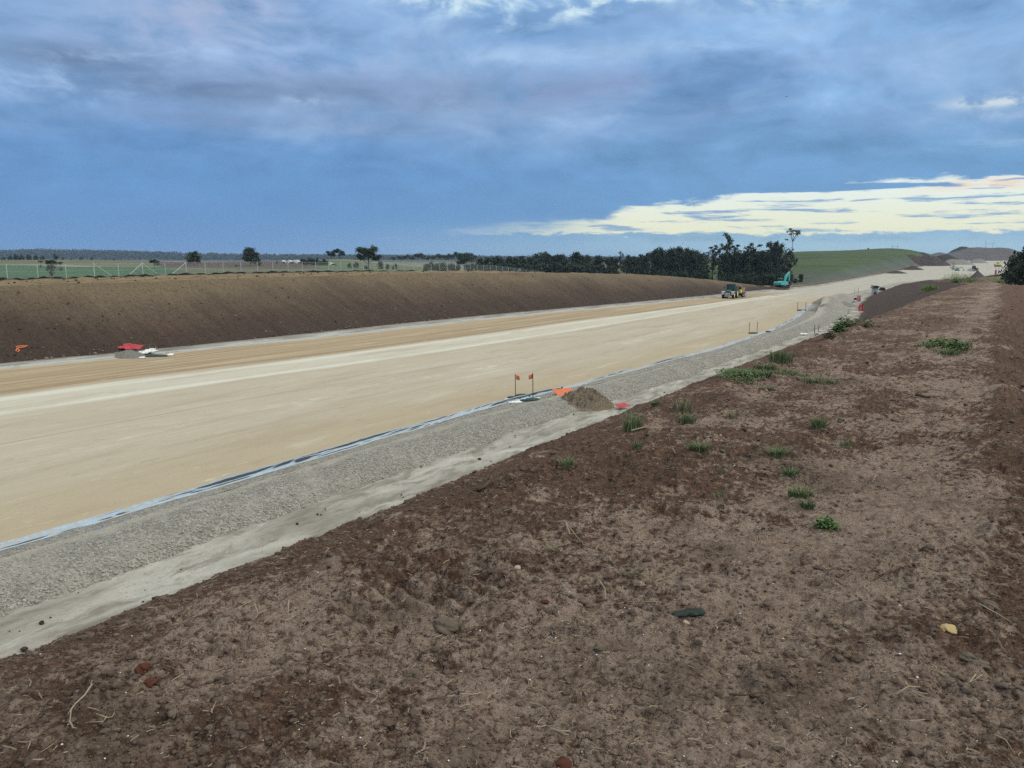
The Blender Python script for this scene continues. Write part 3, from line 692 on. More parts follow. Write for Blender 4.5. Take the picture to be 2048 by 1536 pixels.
def make_country():
    rr = np.concatenate([np.exp(np.linspace(math.log(38), math.log(1500), 330)), np.exp(np.linspace(math.log(1520), math.log(26000), 50))])
    aa = np.radians(np.concatenate([np.linspace(-110, -38, 90)[:-1], np.linspace(-38, 38, 640), np.linspace(38, 110, 90)[1:]]))
    A_, R_ = np.meshgrid(aa, rr); X = np.sin(A_) * R_; Y = np.cos(A_) * R_
    Z = ground(X, Y)
    s, t = to_st(X, Y)
    rough = (.25 * fbm(X * .05, Y * .05, 61, 4) + .06 * fbm(X * .3, Y * .3, 62, 3)) * sst(60, 140, R_)
    low = sst(0, 1.5, t + 72) * sst(0, 1.2, tCL(s) + 1.5 - t) * (s < 1490)
    rt = sst(-14, -50, t - tCR(s)); low = np.where((t < tCR(s)) & (s > 455), low * (1 - sst(-2, -8, t - tCR(s))), low)
    strip_in = sst(0, 1.5, tFT(s) - t - .3) * (s < 236) * (t > tCL(s))
    Z = Z + rough * (1 - low) * (1 - strip_in) - 3.2 * low - .35 * strip_in * (1 - low)
    Z -= sst(2000, 26000, R_) * 18
    col = country_colour(X, Y)
    C4 = np.concatenate([col, np.ones(col.shape[:2] + (1,))], -1)
    o = grid_obj('ground', X, Y, Z, M['country'], None, {'col': ('FLOAT_COLOR', C4)}, flip=True); tag(o, kind='structure')
make_country()
# ------------------------------------------------------------------ vegetation
def mat_leaf(name, dark, light, trans=.0, rough=.7):
    m, t = material(name, rough, .25)
    f = t.attr('tone').outputs['Fac']
    oi = t.node('ShaderNodeObjectInfo').outputs['Random']
    c = t.mix(f, dark, light)
    c = t.mix(t.mul(oi, .35), c, tuple(k * .6 for k in dark)); setc(t, c)
    return m
M['leaf_dark'] = mat_leaf('dark_evergreen_leaves', (.013, .023, .014), (.062, .092, .046))
M['leaf_gum'] = mat_leaf('gum_leaves', (.018, .028, .017), (.068, .088, .046))
M['leaf_pale'] = mat_leaf('grey_green_leaves', (.03, .042, .03), (.085, .105, .07))
M['leaf_bush'] = mat_leaf('bush_leaves', (.018, .03, .013), (.06, .088, .03))
M['grass'] = mat_leaf('grass_blades', (.06, .09, .035), (.19, .235, .11))
M['grass_dry'] = mat_leaf('dry_grass_blades', (.12, .115, .06), (.27, .25, .15))
M['weed'] = mat_leaf('weed_leaves', (.05, .095, .030), (.17, .26, .090))
M['weed_lime'] = mat_leaf('lime_weed_leaves', (.09, .17, .022), (.28, .40, .085))
M['leaf_olive'] = mat_leaf('olive_weed_leaves', (.07, .085, .04), (.17, .18, .10))
M['bark'] = plain('bark', (.06, .048, .038), .9, .4, 2)
M['bark_pale'] = plain('pale_bark', (.20, .18, .155), .85, .35, 2)
M['twigbark'] = plain('grey_twigs', (.075, .068, .055), .9, .3, 2)

def quads(P, size, rs, flat=0.0, aspect=1.6):
    """leaf-sized faces at points P with random turn"""
    n = len(P)
    d = rs.normal(size=(n, 3)); d[:, 2] *= (1 - flat); d /= np.linalg.norm(d, axis=1)[:, None] + 1e-9
    e = rs.normal(size=(n, 3)); e -= d * (d * e).sum(1)[:, None]; e /= np.linalg.norm(e, axis=1)[:, None] + 1e-9
    sz = size * (.6 + .8 * rs.rand(n))[:, None]
    a = d * sz * aspect / 2; b = e * sz / 2
    V = np.stack([P - a, P + b * .9, P + a, P - b * .9], 1).reshape(-1, 3)
    F = np.arange(4 * n).reshape(n, 4)
    return V, F
def crown_mesh(name, clumps, size, rs, mat, flat=0.0):
    Vs = []; Ts = []
    for (cx, cy, cz, rx, ry, rz, n) in clumps:
        p = rs.normal(size=(n, 3)); p /= np.linalg.norm(p, axis=1)[:, None] + 1e-9
        p *= (rs.rand(n) ** .42)[:, None] * (1 + .22 * rs.normal(size=(n, 1)))
        P = p * np.array([rx, ry, rz]) + np.array([cx, cy, cz])
        V, F = quads(P, size, rs, flat); Vs.append(V)
        tone = np.clip(rs.rand() * .55 + .45 * rs.rand(n), 0, 1)
        Ts.append(np.repeat(tone, 4))
    V = np.concatenate(Vs); F = np.arange(len(V)).reshape(-1, 4)
    return mesh_np(name, V, F, mat, False, {'tone': ('FLOAT', np.concatenate(Ts))})
def limb_mesh(limbs, mat, name='trunk'):
    mb = MB()
    for pts, rad in limbs: mb.tube(pts, rad, 6)
    me = bpy.data.meshes.new(name); me.from_pydata([tuple(p) for p in mb.v], [], mb.f); me.update(); me.materials.append(mat)
    return me
def wob(p, q, n, amp, r_):
    p = Vector(p); q = Vector(q)
    return [p.lerp(q, i / n) + Vector((r_.uniform(-amp, amp), r_.uniform(-amp, amp), 0)) * (0 if i in (0, n) else 1) for i in range(n + 1)]

# all kinds are modelled one metre high and scaled when planted
def kind_round(seed, w=.55, leaf='leaf_dark', dens=1.0, low=.12):
    r_ = random.Random(seed); rs = np.random.RandomState(seed)
    limbs = [(wob((0, 0, -.05), (.02, 0, .35), 3, .012, r_), [.035, .03, .026, .02])]; cl = []
    for i in range(30):
        a = r_.uniform(0, 6.283); e = r_.uniform(0, 1)
        rad = w * math.sqrt(1 - (max(0, e - .25) / .78) ** 2) * r_.uniform(.45, .9)
        c = (math.cos(a) * rad, math.sin(a) * rad, low + .06 + e * (.86 - low)); k = r_.uniform(.10, .17)
        cl.append((*c, k * 1.25, k * 1.25, k, int(95 * dens)))
        if i % 3 == 0: limbs.append((wob((.01, 0, .18 + .15 * r_.random()), (c[0] * .8, c[1] * .8, c[2]), 3, .02, r_), [.016, .011, .008, .004]))
    return crown_mesh('crown', cl, .045, rs, M[leaf]), limb_mesh(limbs, M['bark'])
def kind_gum(seed, w=.36, leaf='leaf_gum', bark='bark', base=.42, ncl=26, k0=.075, dens=1.0, lean=.04):
    r_ = random.Random(seed); rs = np.random.RandomState(seed)
    tx = r_.uniform(-lean, lean)
    limbs = [(wob((0, 0, -.05), (tx, 0, .62), 4, .012, r_), [.026, .022, .019, .016, .010])]; cl = []
    tips = []
    for i in range(9):
        a = i * 2.4 + r_.uniform(-.4, .4); z0 = r_.uniform(base - .08, .60)
        rr_ = w * r_.uniform(.45, 1.0); z1 = min(.95, z0 + r_.uniform(.12, .38))
        e = (tx + math.cos(a) * rr_, math.sin(a) * rr_, z1)
        limbs.append((wob((tx * z0 / .62, 0, z0), e, 4, .022, r_), [.012, .010, .008, .006, .003])); tips.append(e)
        for j in range(2):
            f = (e[0] + r_.uniform(-.1, .1), e[1] + r_.uniform(-.1, .1), e[2] + r_.uniform(-.02, .10))
            limbs.append((wob(e, f, 2, .01, r_), [.004, .003, .002])); tips.append(f)
    for i in range(ncl):
        e = tips[i % len(tips)]; k = k0 * r_.uniform(.7, 1.35)
        cl.append((e[0] + r_.uniform(-.05, .05), e[1] + r_.uniform(-.05, .05), min(.96, e[2] + r_.uniform(-.03, .05)), k * 1.2, k * 1.2, k * .8, int(70 * dens)))
    return crown_mesh('crown', cl, .034, rs, M[leaf]), limb_mesh(limbs, M[bark])
def kind_belt(seed, w=.30, leaf='leaf_dark', low=.02, dens=1.0):
    r_ = random.Random(seed); rs = np.random.RandomState(seed); cl = []
    limbs = [(wob((0, 0, -.05), (r_.uniform(-.04, .04), 0, .85), 4, .015, r_), [.020, .018, .014, .010, .005])]
    for i in range(34):
        z = low + .06 + (i / 33) * (.88 - low); a = r_.uniform(0, 6.283)
        ww = w * (1.0 - .55 * max(0, (z - .45) / .55) ** 1.5) * r_.uniform(.2, .85)
        k = r_.uniform(.07, .12)
        cl.append((math.cos(a) * ww, math.sin(a) * ww, z, k, k, k * 1.15, int(75 * dens)))
    return crown_mesh('crown', cl, .036, rs, M[leaf]), limb_mesh(limbs, M['bark'])
def kind_slender(seed, w=.17, leaf='leaf_gum', bark='bark', low=.3):
    r_ = random.Random(seed); rs = np.random.RandomState(seed); cl = []
    x1 = r_.uniform(-.06, .06)
    tr = wob((0, 0, -.05), (x1, 0, .93), 6, .018, r_); limbs = [(tr, [.017, .015, .013, .011, .008, .006, .003])]
    for i in range(20):
        z = low + (i / 19) * (.97 - low); a = r_.uniform(0, 6.283); ww = w * r_.uniform(.15, 1) * (1.1 - .6 * z)
        cx = x1 * z; e = (cx + math.cos(a) * ww, math.sin(a) * ww, z); k = r_.uniform(.03, .062)
        limbs.append((wob((cx, 0, z - .06), e, 2, .008, r_), [.006, .004, .002]))
        cl.append((*e, k * 1.2, k * 1.2, k, 46))
    return crown_mesh('crown', cl, .024, rs, M[leaf]), limb_mesh(limbs, M[bark])
def kind_bush(seed, w=.75, leaf='leaf_bush'):
    r_ = random.Random(seed); rs = np.random.RandomState(seed); cl = []
    limbs = [(wob((0, 0, -.05), (r_.uniform(-.3, .3), r_.uniform(-.3, .3), .7), 3, .03, r_), [.03, .025, .018, .008]) for _ in range(4)]
    for i in range(20):
        a = r_.uniform(0, 6.283); e = r_.random(); rad = w * math.sqrt(1 - (e * .92) ** 2) * r_.uniform(.2, .85); k = r_.uniform(.16, .26)
        cl.append((math.cos(a) * rad, math.sin(a) * rad, .1 + e * .72, k * 1.2, k * 1.2, k, 85))
    return crown_mesh('crown', cl, .075, rs, M[leaf]), limb_mesh(limbs, M['bark'])
def kind_twiggy(seed):
    """wide half-bare shrub: fan of stems, leaves mostly on the flat top"""
    r_ = random.Random(seed); rs = np.random.RandomState(seed); cl = []; limbs = []
    for i in range(26):
        a = r_.uniform(0, 6.283); rr_ = r_.uniform(.1, .62); z = r_.uniform(.55, .95)
        e = (math.cos(a) * rr_, math.sin(a) * rr_, z)
        limbs.append((wob((r_.uniform(-.06, .06), 0, -.03), e, 4, .04, r_), [.018, .014, .010, .007, .003]))
        for j in range(3):
            f = (e[0] + r_.uniform(-.16, .16), e[1] + r_.uniform(-.16, .16), min(1, e[2] + r_.uniform(-.1, .12)))
            limbs.append((wob(e, f, 2, .02, r_), [.005, .004, .002]))
        if r_.random() < .8: cl.append((e[0], e[1], max(z, .78), .13, .13, .07, 36))
        if r_.random() < .4: cl.append((e[0] * 1.05, e[1] * 1.05, z * .7, .10, .10, .09, 16))
    return crown_mesh('crown', cl, .06, rs, M['leaf_gum']), limb_mesh(limbs, M['twigbark'])
def kind_umbrella(seed):
    """tall bare trunk, open airy crown like a fan"""
    r_ = random.Random(seed); rs = np.random.RandomState(seed); cl = []
    limbs = [(wob((0, 0, -.05), (-.01, 0, .52), 4, .006, r_), [.014, .012, .010, .009, .007])]
    for i in range(11):
        a = i * .62; rr_ = .24 * r_.uniform(.45, 1.0); e = (math.cos(a) * rr_, math.sin(a) * rr_, r_.uniform(.72, .97) - .3 * max(0, rr_ - .15))
        limbs.append((wob((-.01, 0, r_.uniform(.42, .53)), e, 3, .012, r_), [.007, .005, .004, .002]))
        for j in range(3):
            f = (e[0] * 1.1 + r_.uniform(-.06, .06), e[1] * 1.1 + r_.uniform(-.06, .06), min(.98, e[2] + r_.uniform(-.04, .05)))
            cl.append((*f, .05, .05, .035, 20))
    e = (-.25, 0, .57); limbs.append((wob((-.01, 0, .45), e, 3, .01, r_), [.005, .004, .003, .002])); cl += [(-.25, 0, .57, .06, .05, .035, 34), (-.19, .02, .55, .04, .04, .03, 18)]
    return crown_mesh('crown', cl, .026, rs, M['leaf_gum']), limb_mesh(limbs, M['bark_pale'])
KINDS = {
    'round': [kind_round(1), kind_round(2, .5)], 'round2': [kind_round(5, .52, 'leaf_dark', 1.15, .14)],
    'gum': [kind_gum(3, .36, ncl=34, k0=.085), kind_gum(4, .33, ncl=34, k0=.085), kind_gum(9, .4, ncl=34, k0=.09)], 'gumfull': [kind_gum(12, .44, 'leaf_dark', 'bark', .30, 60, .105, 1.1), kind_gum(13, .46, 'leaf_gum', 'bark', .26, 60, .11, 1.1)],
    'gumpale': [kind_gum(21, .30, 'leaf_pale', 'bark_pale', .5, 36, .11), kind_gum(22, .28, 'leaf_pale', 'bark_pale', .42, 34, .12), kind_gum(23, .34, 'leaf_pale', 'bark_pale', .42, 36, .11)],
    'belt': [kind_belt(31), kind_belt(32, .26), kind_belt(33, .34), kind_belt(34, .28)], 'slender': [kind_slender(41), kind_slender(42, .2), kind_slender(43, .24, low=.45)],
    'bush': [kind_bush(51), kind_bush(52, .65), kind_bush(53, .9)], 'bushdark': [kind_bush(54, .8, 'leaf_dark'), kind_bush(55, .7, 'leaf_dark')],
    'twiggy': [kind_twiggy(61)], 'umbrella': [kind_umbrella(71)], 'cone': [kind_belt(81, .36, 'leaf_gum', .0, .8)], 'bigbush': [kind_bush(91, .8, 'leaf_gum')],
}
_used = {}
def plant_tree(name, kind, u, vtop, depth, label, cat='tree', group=None, wide=1.0, base=None):
    p = AT(u, depth)
    if base is not None: p.z = base
    h = max(.6, topz(vtop, depth) - p.z) / .97
    i = _used.get(kind, 0); _used[kind] = i + 1
    cr, tr = KINDS[kind][i % len(KINDS[kind])]
    o = empty(name, p, rnd.uniform(0, 6.28) if kind != 'umbrella' else .0, label, cat, group, (h * wide, h * wide, h))
    link('trunk', tr, o); link('crown', cr, o)
    return o
E0 = 'eucalypt_tree'
plant_tree('leafless_shrub', 'twiggy', 111, 520, 100, 'wide half-bare grey shrub growing just behind the fence, flat leafy top', 'shrub')
plant_tree('roadside_tree', 'gumfull', 317, 517.5, 180, 'tiny dark tree on a short trunk behind the braced part of the fence', 'tree', wide=1.1)
plant_tree('broad_tree', 'round', 396, 503, 235, 'dark round-headed tree behind the fence, left of the taller domed one', 'tree', wide=1.0)
plant_tree('broad_tree', 'round2', 507, 497.5, 230, 'tall dark domed tree behind the fence beside a lower grey bush', 'tree', wide=1.0)
plant_tree('paddock_bush', 'bushdark', 524, 519, 228, 'low dark bush against the right side of the domed tree', 'bush', wide=.85)
plant_tree('paddock_bush', 'bush', 478, 530.5, 215, 'faint low green bush on the brown ploughed slope', 'bush')
plant_tree('paddock_bush', 'bushdark', 560, 522, 260, 'small dark bush at the left end of the white striped rows', 'bush')
plant_tree(E0, 'gumfull', 667, 499.5, 395, 'left, paler one of the two trees on the pale knoll', 'tree', 'two trees on the knoll', wide=1.05)
plant_tree(E0, 'gumfull', 683, 497, 395, 'right, darker one of the two trees on the pale knoll', 'tree', 'two trees on the knoll', wide=1.1)
plant_tree(E0, 'gumfull', 740, 488, 190, 'tall solitary gum tree with gaps in its dark crown behind the fence', 'tree', wide=.98)
for i, (u, v, d, w, k, lab) in enumerate([(703, 526, 215, .8, 'bush', 'low dark bush left of the solitary gum, behind the fence'), (716, 523.5, 215, .75, 'bush', 'rounder low bush close to the left of the solitary gum'), (735, 530, 185, .7, 'bush', 'very low bush at the foot of the solitary gum'),
        (764, 523, 205, .62, 'bush', 'low dark bush just right of the solitary gum'), (778, 528, 205, .6, 'bush', 'smallest of the three bushes right of the solitary gum'), (792, 526.5, 205, .7, 'bush', 'low round bush, rightmost of the three right of the solitary gum')]):
    plant_tree('paddock_bush', k, u, v, d, lab, 'bush', 'bushes along the paddock', w)
# screen of bushes beyond the fence
hd = [(612, 516.5, 250, .8), (622, 515, 252, .9), (632, 516, 250, .85), (642, 516.5, 252, .9), (652, 517.5, 250, .8), (660, 521, 252, .7)]
for i, (u, v, d, w) in enumerate(hd):
    plant_tree('hedge_bush', 'bushdark', u, v, d, 'dark bush in the hedge beside the striped rows, ' + ['leftmost of six', 'second from the left', 'third from the left', 'third from the right', 'second from the right', 'rightmost and lowest of six'][i], 'bush', 'hedge by the striped rows', w)
hd = [(855, 526, 200), (868, 523, 202), (880, 524, 200), (892, 525, 202), (904, 525.5, 200), (915, 527, 202), (940, 525, 215), (952, 524, 216)]
for i, (u, v, d) in enumerate(hd):
    plant_tree('hedge_bush', 'bushdark', u, v, d, 'dark green bush in the hedge behind the far fence posts, ' + ['leftmost of eight', 'second from the left', 'third from the left', 'fourth from the left', 'fourth from the right', 'third from the right', 'second from the right', 'rightmost of eight'][i], 'bush', 'hedge behind the fence', .8)
# dark trees along the skyline of the left field
hd = [(4, 510.5, .95), (20, 514, 1.0), (33, 511, 1.0), (46, 508.5, 1.1), (57, 510, .9), (70, 509.5, .95), (84, 510.5, 1.0), (97, 512, .9), (123, 508.5, .9), (137, 515, 1.0), (153, 517, .9), (173, 513.5, 1.0), (194, 514.5, 1.1), (222, 518, .9), (238, 517, 1.0), (252, 520, .9), (270, 520, .9)]
ordn = ['first', 'second', 'third', 'fourth', 'fifth', 'sixth', 'seventh', 'eighth', 'ninth', 'tenth', 'eleventh', 'twelfth', 'thirteenth', 'fourteenth', 'fifteenth', 'sixteenth', 'seventeenth', 'eighteenth', 'nineteenth', 'twentieth']
for i, (u, v, w) in enumerate(hd):
    plant_tree('ridge_tree', 'round', u, v, 560, 'dark round tree along the crest of the far left field, %s from the left' % ordn[i], 'tree', 'trees on the left field crest', w * .8)
# hazy line of pale-stemmed gums beyond the green paddock
hd = [(790, 514), (803, 512), (815, 511), (826, 513), (838, 506.5), (848, 510), (858, 513), (869, 511.5), (881, 509), (893, 511), (905, 508), (917, 506), (928, 507.5), (937, 506), (948, 512)]
for i, (u, v) in enumerate(hd):
    plant_tree('pale_gum_tree', 'gumpale', u, v, 470 + 25 * (i % 3), 'slim hazy gum in the row beyond the green paddock, %s from the left' % ordn[i], 'tree', 'row of hazy gums', 1.15)
plant_tree('pale_gum_tree', 'gumfull', 930, 505, 330, 'larger grey-green gum at the right end of the hazy row', 'tree', wide=.8)
# dark belt of trees behind the cut bank
hd = [(962, 518, 'belt'), (976, 516, 'belt'), (990, 514.5, 'belt'), (1003, 516, 'belt'), (1017, 515, 'belt'), (1031, 517, 'belt'), (1045, 514, 'belt'), (1060, 516, 'belt'), (1082, 507.5, 'round2'), (1098, 515, 'belt'), (1113, 510, 'gum'), (1126, 517, 'belt'), (1146, 506.5, 'belt'), (1158, 513, 'belt'), (1171, 515, 'belt'), (1184, 511.5, 'gum'), (1197, 515, 'belt')]
for i, (u, v, k) in enumerate(hd):
    plant_tree('belt_tree', k, u, v, 300 + 9 * (i % 4), 'dense dark tree in the long belt behind the bank, %s from the left' % ordn[i], 'tree', 'long dark tree belt', 1.25 if k == 'belt' else 1.0)
for i, u in enumerate([968, 984, 1000, 1015, 1030, 1046, 1062, 1078, 1094, 1110, 1126, 1142, 1158, 1174, 1190]):
    plant_tree('belt_shrub', 'bushdark', u, 526, 286, 'dark shrub at the foot of the long belt, %s from the left' % ordn[i], 'shrub', 'understorey of the long belt', 1.0)
hd = [(1216, 515.5, 'belt'), (1227, 518, 'belt'), (1240, 505, 'slender'), (1252, 512.5, 'belt'), (1262, 515, 'belt'), (1276, 511, 'belt'), (1286, 513, 'belt'), (1296, 508, 'gum')]
for i, (u, v, k) in enumerate(hd):
    plant_tree('belt_tree', k, u, v, 292 + 8 * (i % 3), 'dark tree in the short group right of the pale gap, %s from left' % ordn[i], 'tree', 'short gappy tree group', 1.05 if k == 'belt' else .8)
# tall clump
hd = [(1309, 502, 'belt', .95), (1318, 499, 'belt', .9), (1330, 503, 'belt', 1.0), (1342, 499, 'belt', .95), (1356, 497, 'belt', 1.0), (1368, 500, 'belt', 1.0), (1378, 504, 'belt', .95), (1390, 504, 'belt', .95), (1398, 509, 'belt', .9)]
for i, (u, v, k, w) in enumerate(hd):
    plant_tree('belt_tree', k, u, v, 262 + 7 * (i % 3), 'tall dark tree in the clump behind the falling bank, %s from left' % ordn[i], 'tree', 'tall clump behind the bank', w)
plant_tree('slim_tree', 'slender', 1421, 496, 255, 'leaning thin-stemmed tree between the two dark clumps, left one', 'tree', 'pair of thin-stemmed trees', 1.3)
plant_tree('slim_tree', 'slender', 1432, 491, 252, 'leaning thin-stemmed tree between the two dark clumps, right and taller one', 'tree', 'pair of thin-stemmed trees', 1.0)
plant_tree('slim_tree', 'slender', 1451, 471, 246, 'tallest ragged narrow tree standing out of the right clump', 'tree', wide=1.0)
plant_tree('slim_tree', 'slender', 1464, 492, 250, 'short ragged tree close right of the tallest ragged one', 'tree', wide=1.2)
hd = [(1444, 509, .9), (1458, 508, 1.0), (1472, 507, 1.0), (1484, 503, 1.05), (1497, 504, 1.0), (1510, 505, 1.0), (1522, 506, .95), (1534, 500, 1.0), (1545, 503, .85)]
for i, (u, v, w) in enumerate(hd):
    plant_tree('belt_tree', 'belt', u, v, 236 + 6 * (i % 3), 'dark bushy tree in the right clump behind the excavator, %s from the left' % ordn[i], 'tree', 'right clump by the green hill', w)
plant_tree('slim_tree', 'slender', 1504, 490, 240, 'thin wispy top rising from the middle of the right clump', 'tree', wide=1.3)
plant_tree('slim_tree', 'gum', 1548, 486, 238, 'feathery gum leaning out at the right end of the right clump', 'tree', wide=.55)
plant_tree('cone_tree', 'cone', 1570, 500, 258, 'narrow pointed dark tree behind the teal excavator', 'tree', wide=.8)
plant_tree('umbrella_gum', 'umbrella', 1577, 460, 560, 'tall bare-trunked gum with an open fan crown on the green hill', 'tree', wide=1.15)
plant_tree('paddock_bush', 'bush', 1597, 547, 262, 'round green bush at the foot of the green hill, right of the excavator', 'bush', wide=.55)
plant_tree('paddock_bush', 'bush', 1586, 556, 255, 'low bush between the excavator and the round green bush', 'bush', wide=.8)
plant_tree(E0, 'round2', 1726, 496.5, 735, 'lone tiny tree on the skyline of the green hill', 'tree', wide=.8)
for i, u in enumerate([1312, 1330, 1348, 1366, 1384, 1402, 1446, 1462, 1478, 1494, 1510, 1526, 1540, 1552]):
    plant_tree('belt_shrub', 'bushdark' if i % 3 else 'bush', u, 541 + (4 if u > 1440 else 0), 230 if u > 1440 else 250, 'low dark shrub under the tall clumps behind the bank, %s from left' % ordn[i], 'shrub', 'understorey of the tall clumps', .9)
for i, (u, v, d, w) in enumerate([(2022, 516, 92, .62), (2037, 502, 95, .62), (2060, 489, 97, .75), (2030, 526, 88, .7), (2050, 517, 86, .8), (2082, 500, 90, .9)]):
    plant_tree('thicket_bush', 'bigbush', u, v, d, 'dark leafy bush in the right-edge thicket, ' + ['nearest the white posts', 'second highest, left of the highest', 'highest of all', 'low one in front on the left', 'low one in front in the middle', 'cut off by the picture edge'][i], 'bush', 'thicket at the right edge', w)

# far wooded ridge: thousands of crowns read as one mass
def make_hills():
    us = np.linspace(-700, 1500, 420); prof = []
    rr = np.linspace(1900, 3600, 40)
    U, RR = np.meshgrid(us, rr)
    top = np.interp(U, [-700, -200, 40, 100, 250, 420, 560, 700, 820, 1000, 1250, 1500], [20, 24, 24, 27, 22, 14, 9, 8, 7, 4, 2, 2]) + 5 * fbm(U * .012, RR * .0008, 5, 4)
    w = np.exp(-((RR - 2750) / 430) ** 2)
    X = (U - 1024) / FPX * RR; Y = RR + 0 * U
    Z = ground(X, Y) - 6 + (top + 6) * w
    m, t = material('wooded_hill', .95, .1); setc(t, t.ramp(t.noise(t.pos, .02, 6, .6), [(.35, (.03, .042, .03)), (.6, (.06, .075, .05)), (.75, (.12, .12, .085))]))
    o = grid_obj('hills', X, Y, Z, m, flip=True); tag(o, kind='structure')
    n = 3600; uu = RS.uniform(-500, 1400, n); rw = RS.uniform(2250, 2800, n); x = (uu - 1024) / FPX * rw
    tp = np.interp(uu, us, np.interp(us, [-700, -200, 40, 100, 250, 420, 560, 700, 820, 1000, 1250, 1500], [20, 24, 24, 27, 22, 14, 9, 8, 7, 4, 2, 2]))
    z = ground(x, rw) - 6 + (tp + 6) * np.exp(-((rw - 2750) / 430) ** 2)
    P = []; T = []
    for i in range(n):
        k = RS.uniform(4.0, 9.0); q = RS.normal(size=(26, 3)) * np.array([k * .6, k * .6, k * .32]) + np.array([x[i], rw[i], z[i] + k * .75])
        P.append(q); T.append(np.repeat(np.clip(RS.rand() * .6 + .4 * RS.rand(26), 0, 1), 4))
    V, F = quads(np.concatenate(P), 3.6, RS, aspect=1.3)
    o = link('woodland', mesh_np('woodland', V, F, M['leaf_gum'], False, {'tone': ('FLOAT', np.concatenate(T))})); tag(o, 'far-off bluish woodland covering the ridge on the horizon', 'woodland', kind='stuff')
    # scattered paddock trees in the middle distance, right of centre
    n = 420; uu = RS.uniform(930, 1420, n); rw = RS.uniform(900, 1700, n); x = (uu - 1024) / FPX * rw; z = ground(x, rw); P = []; T = []
    for i in range(n):
        k = RS.uniform(2.5, 4.5); q = RS.normal(size=(22, 3)) * np.array([k * .6, k * .6, k * .45]) + np.array([x[i], rw[i], z[i] + k * .9])
        P.append(q); T.append(np.repeat(np.clip(RS.rand() * .6 + .4 * RS.rand(22), 0, 1), 4))
    V, F = quads(np.concatenate(P), 1.5, RS, aspect=1.3)
    o = link('distant_trees', mesh_np('distant_trees', V, F, M['leaf_gum'], False, {'tone': ('FLOAT', np.concatenate(T))})); tag(o, 'thin scatter of far trees on the plain behind the dark belt', 'trees', kind='stuff')
make_hills()

# ------------------------------------------------------------------ weeds and grass on the berm
def blade_mesh(name, n, rad, h, rs, mat, bend=.5, width=.006, spread=.5):
    V = []; F = []; T = []
    for i in range(n):
        a = rs.uniform(0, 6.283); r0 = rad * math.sqrt(rs.rand()) * spread; hh = h * rs.uniform(.4, 1.0)
        b = rs.uniform(0, 6.283) if rs.rand() < .3 else a
        x0, y0 = math.cos(a) * r0, math.sin(a) * r0; bx, by = math.cos(b), math.sin(b); k = bend * hh * rs.uniform(.2, 1.3); tn = rs.rand(); w = width * rs.uniform(.6, 1.3)
        n0 = len(V)
        for q in (0, .4, .75, 1):
            cx = x0 + bx * k * q * q; cy = y0 + by * k * q * q; z = hh * (q - .25 * q * q * k / hh) - .004; ww = w * (1 - q * .85)
            V += [(cx - by * ww, cy + bx * ww, z), (cx + by * ww, cy - bx * ww, z)]; T += [tn, tn]
        for q in range(3): F.append((n0 + 2 * q, n0 + 2 * q + 1, n0 + 2 * q + 3, n0 + 2 * q + 2))
    return mesh_np(name, np.array(V), np.array(F), mat, False, {'tone': ('FLOAT', np.array(T))})
def leafy_mesh(name, n, rad, h, rs, mat, ls=.05):
    """sprawling weed: stems carrying oval leaves"""
    P = []
    for i in range(n):
        a = rs.uniform(0, 6.283); q = rs.rand() ** .6; P.append((math.cos(a) * rad * q, math.sin(a) * rad * q, h * (1 - q * q * .8) * rs.uniform(.1, 1)))
    P = np.array(P); N = len(P)
    d = rs.normal(size=(N, 3)); d[:, 2] = np.abs(d[:, 2]) * .35; d /= np.linalg.norm(d, axis=1)[:, None]
    e = np.cross(d, np.array([0, 0, 1.0])); e /= np.linalg.norm(e, axis=1)[:, None] + 1e-9; up = np.cross(e, d)
    s_ = ls * (.5 + rs.rand(N))[:, None]
    V = np.stack([P, P + d * s_ * .45 + e * s_ * .28 + up * s_ * .08, P + d * s_ - up * s_ * .12, P + d * s_ * .45 - e * s_ * .28 + up * s_ * .08], 1).reshape(-1, 3)
    tone = np.repeat(rs.rand(N), 4); F = np.arange(4 * N).reshape(N, 4)
    w = e * ls * .03      # thin stems from the root to each leaf
    SV = np.concatenate([np.array([[-.005, 0, 0], [.005, 0, 0]]), P + w * 2]); SF = np.stack([np.full(N, 4 * N), np.full(N, 4 * N + 1), 4 * N + 2 + np.arange(N), 4 * np.arange(N)], 1)
    return mesh_np(name, np.concatenate([V, SV]), np.concatenate([F, SF]), mat, False, {'tone': ('FLOAT', np.concatenate([tone, [.2, .2], rs.rand(N) * .6]))})
def tuft(u, v, wpx, hpx, label, mat='grass', n=150, bend=.5, group='grass tufts on the berm', name='grass_tuft', squash=.6):
    p = GB(u, v); dd = p.y
    rad = wpx / 2 / FPX * dd; h = hpx / FPX * dd
    seed = int(u * 7 + v)
    rs = np.random.RandomState(seed)
    o = link(name, blade_mesh(name, n, rad, h, rs, M[mat], bend, max(.0035, .0007 * dd), .75), None, p); tag(o, label, 'grass tuft', group); return o
def weed(u, v, wpx, hpx, label, mat='weed', n=260, ls=.05, group='green weeds on the berm', deep=1.0, name='leafy_weed'):
    p = GB(u, v); dd = p.y; rad = wpx / 2 / FPX * dd; h = hpx / FPX * dd
    rs = np.random.RandomState(int(u * 5 + v)); o = link(name, leafy_mesh(name, n, rad, h, rs, M[mat], ls), None, p); o.scale = (1, deep, 1); tag(o, label, 'weed', group); return o
tuft(1264, 862, 52, 50, 'tall pale grass tuft on the lip of the berm, nearest the dirt heap', n=190, bend=.35)
tuft(1311, 818, 24, 12, 'small dark green tuft on the lip just right of the dirt heap', 'weed', n=90)
tuft(1366, 822, 56, 34, 'grass tuft with a pale seeding top, right of the small dark one', 'grass_dry', n=150, bend=.5)
